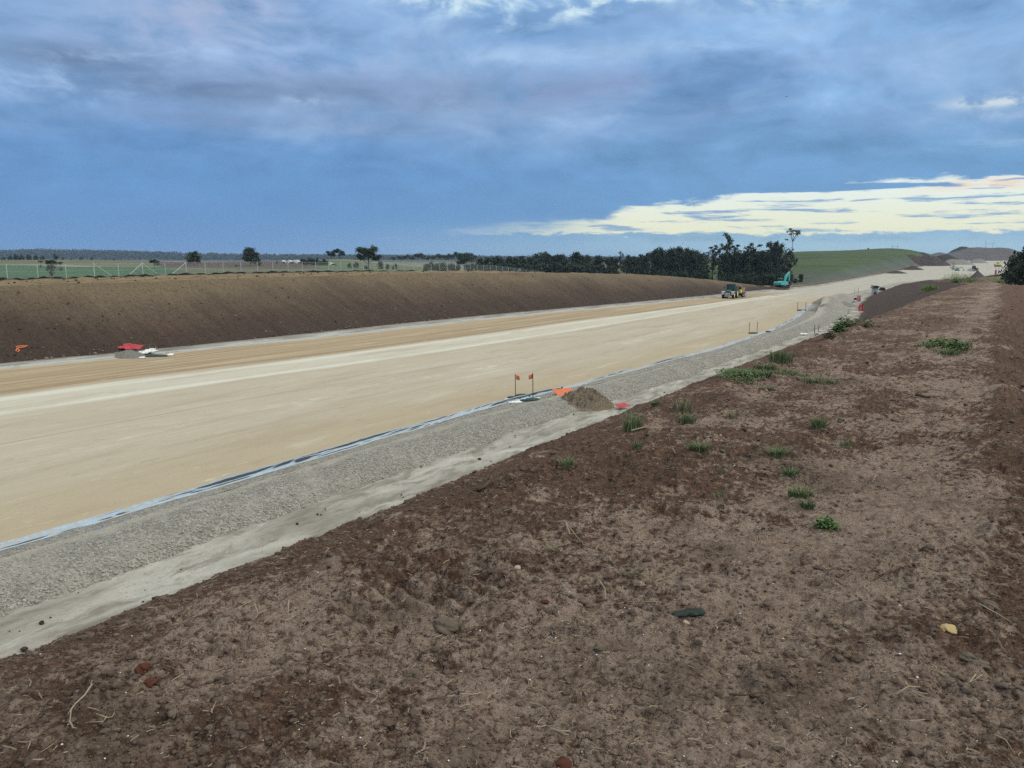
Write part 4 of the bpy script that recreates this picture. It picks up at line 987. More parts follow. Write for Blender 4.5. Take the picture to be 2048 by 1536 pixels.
tuft(1372, 846, 48, 26, 'bushy green tuft directly in front of the pale seeding one', n=170, bend=.6)
tuft(1398, 912, 50, 30, 'wide bluish green tuft lying below the pair on the lip', n=190, bend=.9)
tuft(1274, 897, 26, 24, 'thin straggly tuft in front of the tall pale tuft on the lip', n=60)
tuft(1132, 930, 48, 30, 'sparse grey-green tuft near the edge of the berm, left of all others', n=110, bend=.6)
tuft(1437, 985, 24, 20, 'small tuft, upper one of two in line in the middle of the berm', n=80)
tuft(1441, 952, 18, 26, 'dry upright wisp above the small middle tufts', 'grass_dry', n=40, bend=.25)
tuft(1441, 1018, 20, 16, 'tiny yellowish wisp, lower one of two in the middle of the berm', 'grass_dry', n=30)
tuft(1556, 912, 46, 26, 'flattened grey-green tuft at the top of the grass trail', n=150, bend=1.0)
tuft(1583, 950, 48, 18, 'narrow grass patch in the trail below the flattened tuft', n=200, bend=.9)
tuft(1602, 988, 66, 22, 'bright green patch in the middle of the grass trail', n=360, bend=.8)
tuft(1615, 1012, 40, 20, 'green patch at the lower end of the grass trail', n=130, bend=.9)
weed(1654, 1044, 46, 22, 'dark low leafy weed beyond the lower end of the grass trail', n=170, ls=.035)
tuft(1638, 852, 40, 32, 'upright blue-green tuft in the middle right of the berm', n=120, bend=.4)
tuft(1690, 890, 28, 22, 'thin tuft with dry stems right of the grass trail', n=60, bend=.4)
tuft(1470, 830, 40, 22, 'dry straw-coloured wisps left of the middle of the berm', 'grass_dry', n=70, bend=.6)
tuft(1536, 782, 34, 16, 'small grey tuft below the wide grass mat', n=90, bend=.8)
tuft(1640, 768, 100, 12, 'low thin grass right of the wide grass mat', n=260, bend=.9)
weed(1484, 757, 96, 12, 'left, darker half of the wide flat grass mat on the lip', 'weed', n=650, ls=.040, deep=2.2)
tuft(1538, 752, 170, 13, 'right, paler half of the wide flat grass mat on the lip', n=1300, bend=1.2)
tuft(1560, 728, 62, 26, 'upright light green tuft behind the flat grass mat', n=260, bend=.4)
tuft(1530, 745, 60, 18, 'thin pale grass between the flat mat and the upright tuft', n=200, bend=.8)
weed(1866, 690, 66, 13, 'spreading pale-leaved weed on the right of the berm, left part', n=120, ls=.085, deep=1.2)
weed(1908, 704, 56, 24, 'densest dark green weed on the right of the berm', n=230, ls=.075, deep=1.0)
weed(1888, 686, 54, 18, 'middle part of the sprawling weed on the right of the berm', n=130, ls=.075, deep=1.2)
tuft(1893, 713, 70, 14, 'thin pale grass in front of the densest weed on the right', n=170, bend=.9)
tuft(1920, 692, 60, 14, 'thin olive grass right of the densest weed', 'leaf_olive', n=150, bend=.8)
tuft(1850, 697, 40, 14, 'thin grass before the sprawling weed on the right', n=120, bend=.8)
weed(1692, 656, 46, 24, 'bright leafy weed on the lip beside the red mesh', n=130, ls=.12)
weed(1676, 664, 30, 16, 'pale leafy weed hanging over the lip beside the red mesh', n=110, ls=.12)
weed(1730, 655, 56, 20, 'dull olive weed right of the bright one on the lip', 'leaf_olive', n=110, ls=.09)
weed(1660, 678, 50, 18, 'dull brown-green weed on the lip above the two dark stakes', 'leaf_olive', n=90, ls=.09)
weed(1716, 644, 50, 14, 'low dark weed right behind the red mesh', 'weed', n=140, ls=.12)
tuft(1860, 582, 40, 14, 'light green tuft at the far end of the smooth slope', 'weed_lime', n=220, bend=.5)
weed(1912, 566, 64, 22, 'long bright green weed clump on the far rim, left of the posts', 'weed_lime', n=900, ls=.22)
weed(1940, 565, 46, 20, 'darker end of the long green clump on the far rim', 'weed', n=500, ls=.22)
weed(1998, 566, 66, 20, 'yellow-green weed clump at the foot of the white posts', 'weed_lime', n=800, ls=.22)
weed(1906, 540, 14, 20, 'small dark shrub poking up behind the long green clump', 'leaf_dark', n=240, ls=.3)
# ------------------------------------------------------------------ materials for made things
M['galv'] = plain('galvanised_steel', (.42, .45, .42), .5, .2, 4)
M['timber'] = plain('weathered_timber', (.34, .19, .11), .85, .3, 9)
M['timberdark'] = plain('dark_stake_timber', (.045, .03, .024), .85, .3, 9)
M['orange'] = plain('orange_sheeting', (.62, .17, .075), .7, .2, 3, dirt=(.42, .22, .13))
M['red'] = plain('red_mesh', (.46, .055, .07), .7, .3, 5)
M['pink'] = plain('faded_red_mesh', (.50, .16, .16), .7, .3, 5)
M['white'] = plain('white_fabric', (.72, .74, .74), .7, .1, 3, dirt=(.5, .48, .44))
M['tealbag'] = plain('dark_green_bag', (.022, .062, .058), .6, .35, 4)
M['black'] = plain('black_plastic', (.012, .012, .013), .45, .3, 4)
M['rubber'] = plain('tyre_rubber', (.014, .014, .015), .85, .3, 6, dirt=(.05, .043, .036))
M['dkgreen'] = plain('dark_green_paint', (.018, .07, .034), .35, .15, 3, dirt=(.06, .07, .05))
M['yellow'] = plain('yellow_paint', (.62, .50, .13), .4, .12, 3, dirt=(.40, .34, .18))
M['lime'] = plain('dusty_yellow_rim', (.58, .58, .30), .5, .15, 4)
M['greymetal'] = plain('dusty_grey_steel', (.33, .33, .33), .6, .15, 3, dirt=(.25, .23, .2))
M['darkmetal'] = plain('greasy_dark_steel', (.022, .022, .022), .6, .4, 4)
M['brownmetal'] = plain('rusty_machine_paint', (.26, .15, .085), .7, .4, 3, dirt=(.36, .29, .2))
M['teal'] = plain('teal_paint', (.06, .36, .34), .4, .12, 2, dirt=(.16, .34, .30))
M['redpaint'] = plain('red_paint', (.30, .06, .045), .5, .2, 3)
M['glass'] = plain('cab_glass', (.02, .035, .035), .08, .1, 1, spec=.6)
M['greyplastic'] = plain('grey_plastic_pipe', (.42, .47, .46), .6, .15, 3)
M['concrete'] = plain('concrete_board', (.42, .40, .36), .9, .15, 4)

def netting(name, col, size, cover):
    m, t = material(name, .6, .3)
    tc = t.sep(t.attr('stq').outputs['Vector'])
    a = t.m('ABSOLUTE', t.m('SUBTRACT', t.m('FRACT', t.m('DIVIDE', t.add(tc[0], tc[1]), size)), .5))
    b = t.m('ABSOLUTE', t.m('SUBTRACT', t.m('FRACT', t.m('DIVIDE', t.m('SUBTRACT', tc[0], tc[1]), size)), .5))
    al = t.m('MAXIMUM', t.m('LESS_THAN', a, cover / 2), t.m('LESS_THAN', b, cover / 2))
    setc(t, col); t.set(t.bsdf, 'Alpha', al); return m
M['chain'] = netting('chain_link', (.36, .39, .37), .055, .075)

# ------------------------------------------------------------------ boundary fence
FD = np.array([(-700, 58), (-200, 69), (0, 76), (300, 93), (600, 116), (1000, 190), (1064, 215), (1089, 226)], float)
_fx = (FD[:, 0] - 1024) / FPX * FD[:, 1]
def fpt(u):
    dr = (u - 1024) / FPX
    for i in range(len(FD) - 1):
        x0, y0, x1, y1 = _fx[i], FD[i, 1], _fx[i + 1], FD[i + 1, 1]
        den = (x1 - x0) - dr * (y1 - y0); k = (dr * y0 - x0) / den
        if 0 <= k <= 1: return x0 + (x1 - x0) * k, y0 + (y1 - y0) * k
    return dr * FD[-1, 1], FD[-1, 1]
def make_fence():
    us = [-330, -250, -175, -103, -38, 24, 85, 141, 197, 245, 293, 338, 379, 417, 453, 488, 520, 551, 581, 609, 636, 661, 685, 708, 730, 753, 772, 792, 811, 829, 847, 864, 881, 897, 912, 927, 941, 955, 968, 981, 993, 1005, 1017, 1028, 1040, 1052, 1064, 1077, 1089]
    pts = []
    for u in us:
        x, y = fpt(u); pts.append(Vector((x, y, G1(x, y))))
    root = empty('boundary_fence', pts[5], 0, 'long pale chain-link fence along the top of the cut bank', 'fence')
    o0 = pts[5]; H = 1.58; rr_ = random.Random(3)
    pm = MB().cyl((0, 0, -.4), (0, 0, H), .042, n=8); proto = None; tops = []
    for u, p in zip(us, pts):
        if proto is None: proto = o = pm.build('post', M['galv'], root)
        else: o = proto.copy(); COL.objects.link(o); o.parent = root
        big = 1.35 if u in (197, 293, 379, 1040) else 1
        o.location = p - o0; o.scale = (big, big, 1 + (.07 if big > 1 else 0)); o.rotation_euler = (rr_.gauss(0, .012), rr_.gauss(0, .014), 0)
    def brace(u0, u1):
        a = pts[us.index(u0)] - o0; x, y = fpt(u1); b = Vector((x, y, G1(x, y))) - o0
        MB().cyl(a + Vector((0, 0, H * .97)), b + Vector((0, 0, .02)), .038, n=8).build('brace', M['galv'], root)
    for a, b in ((197, 235), (293, 261), (293, 327), (379, 347), (1040, 1033)): brace(a, b)
    for h in (.06, .8, H - .03):
        MB().tube([p - o0 + Vector((0, -.05, h)) for p in pts], .006 if h < 1 else .012, 4).build('wire', M['galv'], root)
    V = []; F = []; ST = []; d = 0
    for i, p in enumerate(pts):
        if i: d += (p - pts[i - 1]).length
        for h in (.04, H - .02): V.append(p - o0 + Vector((0, -.06, h))); ST.append((d, h, 0))
    for i in range(len(pts) - 1): F.append((2 * i, 2 * i + 2, 2 * i + 3, 2 * i + 1))
    link('netting', mesh_np('netting', np.array([tuple(v) for v in V]), np.array(F), M['chain'], False, {'stq': ('FLOAT_VECTOR', np.array(ST))}), root)
    # low dark silt barrier in front of it
    mb = MB(); P = []
    for u in np.linspace(-200, 1010, 160):
        x, y = fpt(u); s, t = to_st(x, y); x, y = to_xy(s, t - .9 - .25 * math.sin(u * .05)); P.append(Vector((x, y, G1(x, y) - .02)))
    V = []; F = []
    for i, p in enumerate(P):
        h = .22 + .09 * math.sin(i * 1.7) + .06 * math.sin(i * .53)
        V += [p + Vector((0, -.03, 0)), p + Vector((0, -.03, h)), p + Vector((0, .03, h)), p + Vector((0, .03, 0))]
    for i in range(len(P) - 1):
        for k in range(3): F.append((4 * i + k, 4 * i + 4 + k, 4 * i + 5 + k, 4 * i + 1 + k))
    mb.add(V, F); o = mb.build('silt_barrier', M['black']); tag(o, 'low black silt barrier running along the foot of the fence', 'silt barrier')
make_fence()

# ------------------------------------------------------------------ geotextile liner strips
def mat_liner(a=(.25, .305, .35), b=(.46, .505, .53)):
    m, t = material('pale_blue_geotextile', .6, .3)
    s, tt, q = t.sep(t.attr('stq').outputs['Vector'])
    n = t.noise(t.pos, 1.5, 5, .6); n2 = t.noise(t.pos, 6, 5, .6)
    c = t.mix(n, a, b)
    c = t.mix(t.mul(t.sst(.40, .58, n2), .75), c, (.37, .35, .31))
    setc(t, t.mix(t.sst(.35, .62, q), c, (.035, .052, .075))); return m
M['liner'] = mat_liner(); M['liner_blue'] = mat_liner((.25, .36, .48), (.44, .56, .68))
def liner(name, ta, tb, s0, s1, n, amp, label, dark=1.0, mat='liner'):
    S = [s0]
    while S[-1] < s1: S.append(S[-1] + max(.07, .0035 * math.hypot(max(S[-1], 0), 22)))
    S = np.array(S); W = np.linspace(0, 1, n); SS = np.repeat(S[:, None], n, 1); WW = np.repeat(W[None], len(S), 0)
    a = ta(S) + .16 * fbm(S * .35, S * 0, 3, 3); b = tb(S) + .18 * fbm(S * .4, S * 0 + 9, 4, 3)
    T = a[:, None] + (b - a)[:, None] * WW; X, Y = to_xy(SS, T)
    z = np.zeros_like(T); dk = np.zeros_like(T)
    for k, (c0, wd, h, f) in enumerate(((.30, .055, 1.0, .22), (.62, .06, .8, .17), (.86, .04, .45, .3), (.12, .04, .35, .26))):
        c = c0 + .20 * fbm(S * f, S * 0 + k * 7, 20 + k, 3)[:, None]; on = np.clip(.55 + 1.5 * fbm(S * .16, S * 0 + k * 3, 30 + k, 3), 0, 1)[:, None]
        z += amp * h * on * np.exp(-((WW - c) / wd) ** 2)
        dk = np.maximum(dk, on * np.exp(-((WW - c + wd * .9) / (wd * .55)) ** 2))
    z += .05 * amp * fbm(X * 5, Y * 5, 44, 4) + .03
    Z = corridor(SS, T) + z * np.sin(np.clip(WW, .01, .99) * math.pi) ** .4
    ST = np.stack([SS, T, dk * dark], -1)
    o = grid_obj(name, X, Y, Z, M[mat], None, {'stq': ('FLOAT_VECTOR', ST)}); return tag(o, label, 'geotextile')
liner('liner_strip', lambda s: tRR(s) - .72, lambda s: tRR(s) + .03, -6, 40.6, 22, .20, 'creased blue and black liner along the near road edge, left of the dirt heap', 1.0, 'liner_blue')
liner('liner_strip', lambda s: tRR(s) - .66 + .25 * fbm(s * .12, s * 0 + 2, 77, 3), lambda s: tRR(s) + .05, 41.5, 168, 20, .20, 'creased pale blue liner along the near road edge beyond the dirt heap', .75)
liner('liner_strip', lambda s: tRL(s) + .1, lambda s: tRL(s) + .75, 8, 150, 10, .08, 'thin white liner strip along the far road edge below the cut bank', .0)

# ------------------------------------------------------------------ heaps
def heap(name, p, rx, ry, h, mat, label, cat, seed=1, rz=0, rough=.16, power=1.0, flat=0.0, n=48, group=None, freq=2.2):
    A_ = np.linspace(0, 2 * math.pi, n * 2 + 1); Q = np.linspace(0, 1.12, n) ** .9
    AA, QQ = np.meshgrid(A_, Q)
    out = 1 + .16 * fbm(np.cos(AA) * 1.6 + seed, np.sin(AA) * 1.6, seed, 3)
    X = np.cos(AA) * QQ * rx * out; Y = np.sin(AA) * QQ * ry * out
    prof = np.clip(1 - np.maximum(QQ - flat, 0) / (1 - flat), 0, 1); prof = np.where(prof < .999, (prof ** power) * (1 - .12 * np.exp(-(prof / .12) ** 2)), 1) - .12 * np.maximum(0, prof - .85)
    k = 1 / max(rx, ry) * freq
    Z = h * prof * (1 + .18 * fbm(X * k + seed, Y * k, seed + 3, 3)) + h * rough * fbm(X * k * 3, Y * k * 3 + seed, seed + 5, 5, .62) * np.clip(prof * 3, 0, 1)
    Z += np.where(QQ > 1, -(QQ - 1) * h * 1.2, 0) 
    c, s_ = math.cos(rz), math.sin(rz); XW = p[0] + X * c - Y * s_; YW = p[1] + X * s_ + Y * c
    ZW = ground(XW, YW) + Z - .02
    me_o = grid_obj(name, XW - p[0], YW - p[1], ZW - p[2], mat); me_o.location = p
    return tag(me_o, label, cat, group)
M['heap_brown'] = mat_pile('brown_crumbly_fill', (.085, .068, .05), (.20, .165, .122), (.32, .272, .212), 3.0)
M['heap_grey'] = mat_pile('grey_gravel_heap', (.16, .15, .135), (.225, .213, .192), (.29, .275, .25), 1.5)
M['heap_grey2'] = mat_pile('shoulder_gravel_heap', (.15, .14, .12), (.215, .203, .18), (.29, .275, .25), 2.0)
M['heap_clay'] = mat_pile('dark_clay_heap', (.040, .030, .027), (.075, .057, .050), (.115, .09, .078), .6)
M['heap_spoil'] = mat_pile('grey_brown_spoil', (.115, .10, .092), (.15, .134, .124), (.185, .168, .155), .08)
M['heap_ridge'] = mat_pile('dark_grassy_spoil', (.030, .034, .024), (.058, .056, .040), (.09, .078, .06), .12)
p = G(1174, 811)
heap('dirt_heap', p, 1.75, 1.4, 1.0, M['heap_brown'], 'lumpy brown dirt heap tipped on the gravel beside the orange sheet', 'dirt heap', 5, R(25), .34, .8, flat=.12, n=80)
p = G(259, 712)
heap('gravel_heap', p, 2.0, 1.3, .55, M['heap_grey'], 'low grey gravel heap under the red mesh at the foot of the bank', 'gravel heap', 8, R(-58), .12)
def far_heap(u, depth, wpx, vtop, mat, label, cat, seed, name='gravel_heap', **k):
    p = AT(u, depth); rx = wpx / 2 / FPX * depth; h = topz(vtop, depth) - p.z
    return heap(name, p, rx, k.pop('ry', rx * .8), h, mat, label, cat, seed, **k)
far_heap(1901, 600, 68, 518.5, M['heap_grey'], 'large flat-topped grey gravel heap on the far road', 'gravel heap', 11, flat=.35, rough=.03)
far_heap(1944, 680, 40, 518, M['heap_grey'], 'smaller pale gravel heap behind the large flat-topped one', 'gravel heap', 12, flat=.3, rough=.03)
far_heap(1946, 330, 30, 541, M['heap_spoil'], 'small pointed gravel heap behind the green weeds on the rim', 'gravel heap', 13, rough=.05)
far_heap(1960, 930, 230, 494, M['heap_spoil'], 'huge smooth grey-brown spoil heap on the skyline', 'spoil heap', 14, 'spoil_heap', flat=.25, rough=.012, power=.95, ry=50)
far_heap(1932, 985, 110, 496.5, M['heap_ridge'], 'dark rough-topped spoil heap showing left of the smooth one', 'spoil heap', 15, 'spoil_heap', flat=.45, rough=.05, ry=40, power=.8)
far_heap(1846, 560, 84, 512.5, M['heap_clay'], 'dark brown clay mound between the green hill and the road', 'clay mound', 16, 'clay_mound', rough=.10, power=.8, ry=12, freq=4, flat=.2)
far_heap(1786, 395, 60, 540.5, M['heap_clay'], 'long low clay windrow along the far left road edge', 'clay mound', 17, 'clay_mound', rough=.14, ry=5, rz=R(58), freq=5)
far_heap(1816, 455, 60, 531, M['heap_clay'], 'low clay mound in front of the taller brown one', 'clay mound', 18, 'clay_mound', rough=.14, ry=6, rz=R(50), freq=5)
far_heap(1880, 640, 90, 507, M['heap_ridge'], 'grassy hump behind the brown clay mound', 'clay mound', 19, 'clay_mound', rough=.08, ry=16)
for u_, v_, w_, h_, l_, sd_ in ((1650, 622, 3.6, 1.25, 'left gravel ridge where the shoulder widens, by the farthest stakes', 31), (1648, 606, 4.2, 1.3, 'rear gravel ridge beyond the farthest stakes', 32), (1690, 612, 4.0, .8, 'low gravel ridge left of the red meshes', 33)):
    heap('gravel_heap', G(u_, v_), w_, 2.0, h_, M['heap_grey2'], l_, 'gravel heap', sd_, R(50), .08)
p = G(1545, 579)
heap('clay_mound', p, 5.5, 1.4, .9, M['heap_clay'], 'reddish soil ridge in front of the excavator tracks', 'clay mound', 20, R(20), .2, freq=4)

# ------------------------------------------------------------------ stakes, bags, sheets
def stake_pair(a, b, flags, where, mat):
    for k, (u, vb, vt) in enumerate((a, b)):
        p = G(u, vb); h = (vb - vt) / FPX * p.y
        r0 = max(.022, .00042 * p.y)
        o = empty('survey_stake', p, 0, ('left' if k == 0 else 'right') + ' stake of the pair ' + where, 'stake', 'survey stakes')
        MB().cyl((0, 0, -.2), (rnd.uniform(-.02, .02), 0, h), r0, n=6).build('shaft', M[mat], o)
        if flags:
            sg = 1 if k == 0 else -1; V = []; F = []
            for i in range(5):
                for j in range(4): V.append((sg * (.03 + i * .055), .03 * math.sin(i * 1.3), h - .05 - j * .085 - .02 * i + (.05 if (i == 4 and j == 3) else 0)))
            for i in range(4):
                for j in range(3): F.append((i * 4 + j, i * 4 + 4 + j, i * 4 + 5 + j, i * 4 + 1 + j))
            mb = MB(); mb.add(V, F); fo = mb.build('flag', M['orange'], o, smooth=True)
            s_ = fo.modifiers.new('thick', 'SOLIDIFY'); s_.thickness = .006
stake_pair((1031, 797, 747), (1066, 800, 745), True, 'with orange flags beside the green bags', 'timberdark')
stake_pair((1498, 667, 644.5), (1514, 667, 644), False, 'in the middle distance on the near road edge', 'timber')
stake_pair((1595, 621, 604), (1611, 621, 604), False, 'farthest along the near road edge', 'timber')
stake_pair((1629, 668, 649), (1637, 664, 651), False, 'of short dark stakes behind the lip of the berm', 'timberdark')
def bag(u, v, wpx, hpx, rz, label, mat='tealbag', name='filter_bag', flat=.35, group=None, dz=0, cat='bag'):
    """lumpy filled bag lying flat"""
    p = G(u, v); dd = p.y; L = wpx / FPX * dd; h = hpx / FPX * dd; n = 18
    A_ = np.linspace(0, 2 * math.pi, 13); Q = np.linspace(0, 1, n); AA, QQ = np.meshgrid(A_, Q)
    rr_ = (np.sin(np.clip(QQ, .0, 1) * math.pi) ** .35) * (1 + .18 * fbm(QQ * 5, AA * .6 + u, int(u), 3))
    X = (QQ - .5) * L; Y = np.cos(AA) * rr_ * L * flat * .5; Z = np.maximum(np.sin(AA) * rr_, -.4) * h * .7 + h * .3
    o = grid_obj(name, X, Y, Z, M[mat]); o.location = p + Vector((0, 0, dz)); o.rotation_euler = (0, 0, rz); return tag(o, label, cat, group)
gb = 'green bags at the flagged stakes'
bag(1028, 799, 30, 7, R(-20), 'long dark green bag lying left of the flagged stakes', group=gb)
bag(1045, 795, 34, 8, R(8), 'dark green bag lying behind, between the flagged stakes', group=gb)
bag(1064, 802, 34, 7, R(22), 'dark green bag at the foot of the right flagged stake', group=gb)
bag(1050, 803, 22, 5, R(-8), 'small dark green bag in front, between the flagged stakes', group=gb)
def sheet(name, u, v, wm, dm, label, cat, mat, rz=0, amp=.06, tilt=0, dz=.05, n=16, fz=None, group=None):
    p = G(u, v); x = np.linspace(-.5, .5, n); XX, YY = np.meshgrid(x, x)
    e = .12 * fbm(XX * 4 + u, YY * 4, int(u), 3)
    X = XX * wm * (1 + e) ; Y = YY * dm * (1 + .5 * e); Z = amp * fbm(XX * 5 + u, YY * 5, int(v), 4, .6) + tilt * YY
    o = grid_obj(name, X, Y, Z + abs(tilt) * .5 + amp * .4, M[mat]); o.location = p + Vector((0, 0, dz)); o.rotation_euler = (0, 0, rz)
    s_ = o.modifiers.new('thick', 'SOLIDIFY'); s_.thickness = .012
    return tag(o, label, cat, group)
sheet('geotextile_sheet', 1047, 801, 2.0, 1.3, 'crumpled white fabric sheet under the green bags', 'sheet', 'white', R(10), .08, dz=-.02)
sheet('orange_sheet', 1128, 791, 1.2, .65, 'bright orange plastic sheet draped beside the dirt heap', 'sheet', 'orange', R(28), .09, .32, dz=.0, n=26)
sheet('geotextile_sheet', 1128, 791, .8, .45, 'small white scrap below the orange sheet', 'sheet', 'white', R(20), .04, .1, dz=.02)
sheet('mesh_scrap', 1244, 818, .75, .45, 'small red mesh scrap lying on the far side of the berm lip', 'mesh scrap', 'red', R(30), .09, .12, dz=.12)
sheet('mesh_scrap', 263, 703, 2.1, .9, 'crumpled bright red mesh heaped at the foot of the bank', 'mesh scrap', 'red', R(-14), .20, .28, dz=.18, n=34)
sheet('geotextile_sheet', 296, 709, 1.3, 1.0, 'white fabric at the right end of the red mesh', 'sheet', 'white', R(-30), .16, .2, dz=.10)
sheet('geotextile_sheet', 304, 704.5, .55, .4, 'small white bundle upslope of the white fabric', 'sheet', 'white', R(0), .14, .2, dz=.05)
sheet('geotextile_sheet', 284, 716.5, .9, .5, 'thin white strip before the grey gravel heap', 'sheet', 'white', R(-58), .06, 0, dz=.05)
bag(314, 714, 46, 5, R(10), 'long dark green roll lying on the road edge by the white fabric', flat=.18)
sheet('geotextile_sheet', 341, 712, .5, .4, 'white scrap at the right end of the dark green roll', 'sheet', 'white', R(0), .08, .1, dz=.05)
bag(1506, 667.5, 20, 3.2, R(0), 'dark roll lying between the middle-distance stakes', flat=.25)
bag(1603, 621.5, 19, 2.6, R(0), 'dark roll lying between the farthest stakes', flat=.25)
bag(1536, 664.5, 13, 3.0, R(20), 'dark crumpled bag on the liner past the middle stakes', 'black')
sheet('geotextile_sheet', 1606, 669, 1.1, .5, 'white fabric lying on the lip near the short dark stakes', 'sheet', 'white', R(15), .07, .05, dz=.04)
bag(1604, 664, 8, 4, R(10), 'white bag behind the white fabric on the lip', 'white', flat=.7)
bag(1609, 664.5, 5, 4, R(60), 'grey bag beside the white bag on the lip', 'greymetal', flat=.7)
bag(1665, 620, 13, 3.5, R(0), 'pale sandbag on the gravel heaps', 'concrete', 'sandbag')
def plank(u, v, L, w, h, rz, label, mat, cat='beam', name='beam', tilt=0):
    p = G(u, v); o = MB().box((0, 0, h / 2), (L, w, h)).build(name, M[mat], None, .01); o.location = p; o.rotation_euler = (0, tilt, rz); return tag(o, label, cat)
plank(1716, 625, 1.75, .14, .14, R(12), 'white beam lying at the foot of the near red mesh', 'white')
plank(1708, 601.5, 1.4, .16, .16, R(6), 'white beam lying left of the far red mesh', 'white')
plank(1398, 594, 2.6, .45, .12, R(-55), 'pale concrete board lying on the toe of the bank', 'concrete', 'board', 'concrete_board')
plank(1600, 668, .9, .1, .1, R(40), 'white batten beside the white fabric on the lip', 'white')
def mesh_barrier(u, v, wpx, hpx, label, mat, rz):
    p = G(u, v); dd = p.y; w = wpx / FPX * dd; h = hpx / FPX * dd
    o = empty('safety_mesh', p, rz, label, 'safety mesh', 'red mesh barriers')
    x = np.linspace(-.5, .5, 14); zz = np.linspace(0, 1, 9); XX, ZZ = np.meshgrid(x, zz)
    X = XX * w; Z = ZZ * h * (.72 + .28 * np.sin((XX + .5) * 2.6)) + .03; Y = .10 * fbm(XX * 4 + u, ZZ * 3, int(u), 3)
    q = grid_obj('mesh_panel', X, Y, Z, M[mat]); q.parent = o; s_ = q.modifiers.new('thick', 'SOLIDIFY'); s_.thickness = .02
    for sx in (-.42, .40): MB().cyl((sx * w, -.04, -.2), (sx * w, -.04, h * 1.05), .03, n=6).build('stake', M['timberdark'], o)
mesh_barrier(1721, 624.5, 12, 16, 'bright red mesh barrier by the bright leafy weed', 'red', R(25))
mesh_barrier(1717, 603, 9, 12, 'fainter red mesh barrier, farther off against the smooth slope', 'pink', R(15))
for k, (u, vb, vt, l) in enumerate([(1716, 592, 576, 'tall grey stake behind the far red mesh'), (1709, 590, 578, 'short grey stake left of the tall grey one')]):
    p = G(u, vb); o = empty('survey_stake', p, 0, l, 'stake', 'survey stakes'); h = (vb - vt) / FPX * p.y
    MB().cyl((0, 0, -.2), (0, 0, h), .06, n=6).build('shaft', M['galv'], o); MB().box((-.25, 0, h * .6), (.5, .04, .08)).build('crosspiece', M['galv'], o)
# orange paint scrawl on the bank
def scrawl():
    mb = MB()
    def st(pts, r_=.035):
        P = []
        for u, v in pts:
            q = G(u, v); P.append(q + Vector((.0, -.06, .10)))
        mb.tube(P, r_, 5)
    st([(33, 698), (38, 696), (46, 695), (57, 694), (50, 697), (36, 699), (33, 704), (37, 707), (40, 704), (38, 701), (34, 702)], .05)
    o = mb.build('marking_tape', M['orange']); tag(o, 'tangled orange marking tape on the dark foot of the bank', 'marking tape')
scrawl()

# ------------------------------------------------------------------ pipes, posts, pylons
def pipe_stack():
    p = G(1749, 588); dd = p.y; w = 11 / FPX * dd; h = 12.5 / FPX * dd
    o = empty('pipe_pallet', p, R(-10), 'grey pallet of upright pipes with black ends beside the far road', 'pipe pallet')
    mb = MB()
    for i in range(5):
        for j in range(3): mb.cyl((-w / 2 + w * (i + .5) / 5, (j - 1) * w / 5, .1), (-w / 2 + w * (i + .5) / 5, (j - 1) * w / 5, h), w / 10.5, n=10)
    mb.build('pipes', M['greyplastic'], o, smooth=False)
    MB().box((0, 0, .06), (w * 1.05, w * .7, .12)).build('pallet_base', M['timber'], o)
    mb = MB()
    for k, (x, z) in enumerate([(-.55, 1.0), (-.30, 1.22), (-.12, 1.02), (.10, 1.25), (.28, 1.06), (.52, 1.2), (-.5, 1.28), (.02, 1.12), (.42, 1.0)]):
        mb = MB().cyl((x * w, -w * .45, z * h), (x * w, w * .45, z * h), w * .11, n=10); mb.build('black_pipe', M['black'], o)
    MB().cyl((.0, -w * .5, .22 * h), (.0, -w * .3, .22 * h), w * .17, n=12).build('black_pipe', M['black'], o)
    p = G(1764, 581); o = empty('pipe_coils', p, 0, 'low pile of black pipes right of the grey pallet', 'pipes'); 
    for k, (x, z) in enumerate([(-.4, .25), (0, .25), (.4, .25), (-.2, .6), (.25, .6)]): MB().cyl((x, -.6, z), (x, .6, z), .22, n=10).build('black_pipe', M['black'], o)
pipe_stack()
def marker(u, v, wpx, hpx, label, band):
    p = GB(u, v); dd = p.y; w = wpx / FPX * dd; h = hpx / FPX * dd
    o = empty('marker_post', p, 0, label, 'post', 'marker posts on the rim')
    MB().cyl((0, 0, -.2), (0, 0, h * .62), w / 2, n=10).build('shaft', M['red'] if band else M['white'], o)
    MB().cyl((0, 0, h * .62), (0, 0, h), w / 2 * 1.06, w / 2 * .9, n=10).build('cap', M['white'], o)
marker(1991, 549, 3.2, 14, 'white-topped red marker post, left of the close pair', True)
marker(1997, 549, 3.0, 15, 'all-white marker post, right of the close pair', False)
marker(2027, 554, 3.0, 16, 'lone white marker post in front of the dark thicket', False)
def barrier_boom():
    p = GB(1981, 551); o = empty('boom_barrier', p, R(4), 'yellow sloping boom behind the yellow-green weeds', 'boom'); 
    MB().box((0, 0, .32), (.75, .06, .07), (0, R(-14), 0)).build('upper_arm', M['yellow'], o, .005)
    MB().box((.05, .06, .2), (.6, .06, .06), (0, R(-8), 0)).build('lower_arm', M['yellow'], o, .005)
    MB().box((-.1, 0, .06), (.35, .16, .22)).build('base', M['darkmetal'], o, .01)
barrier_boom()
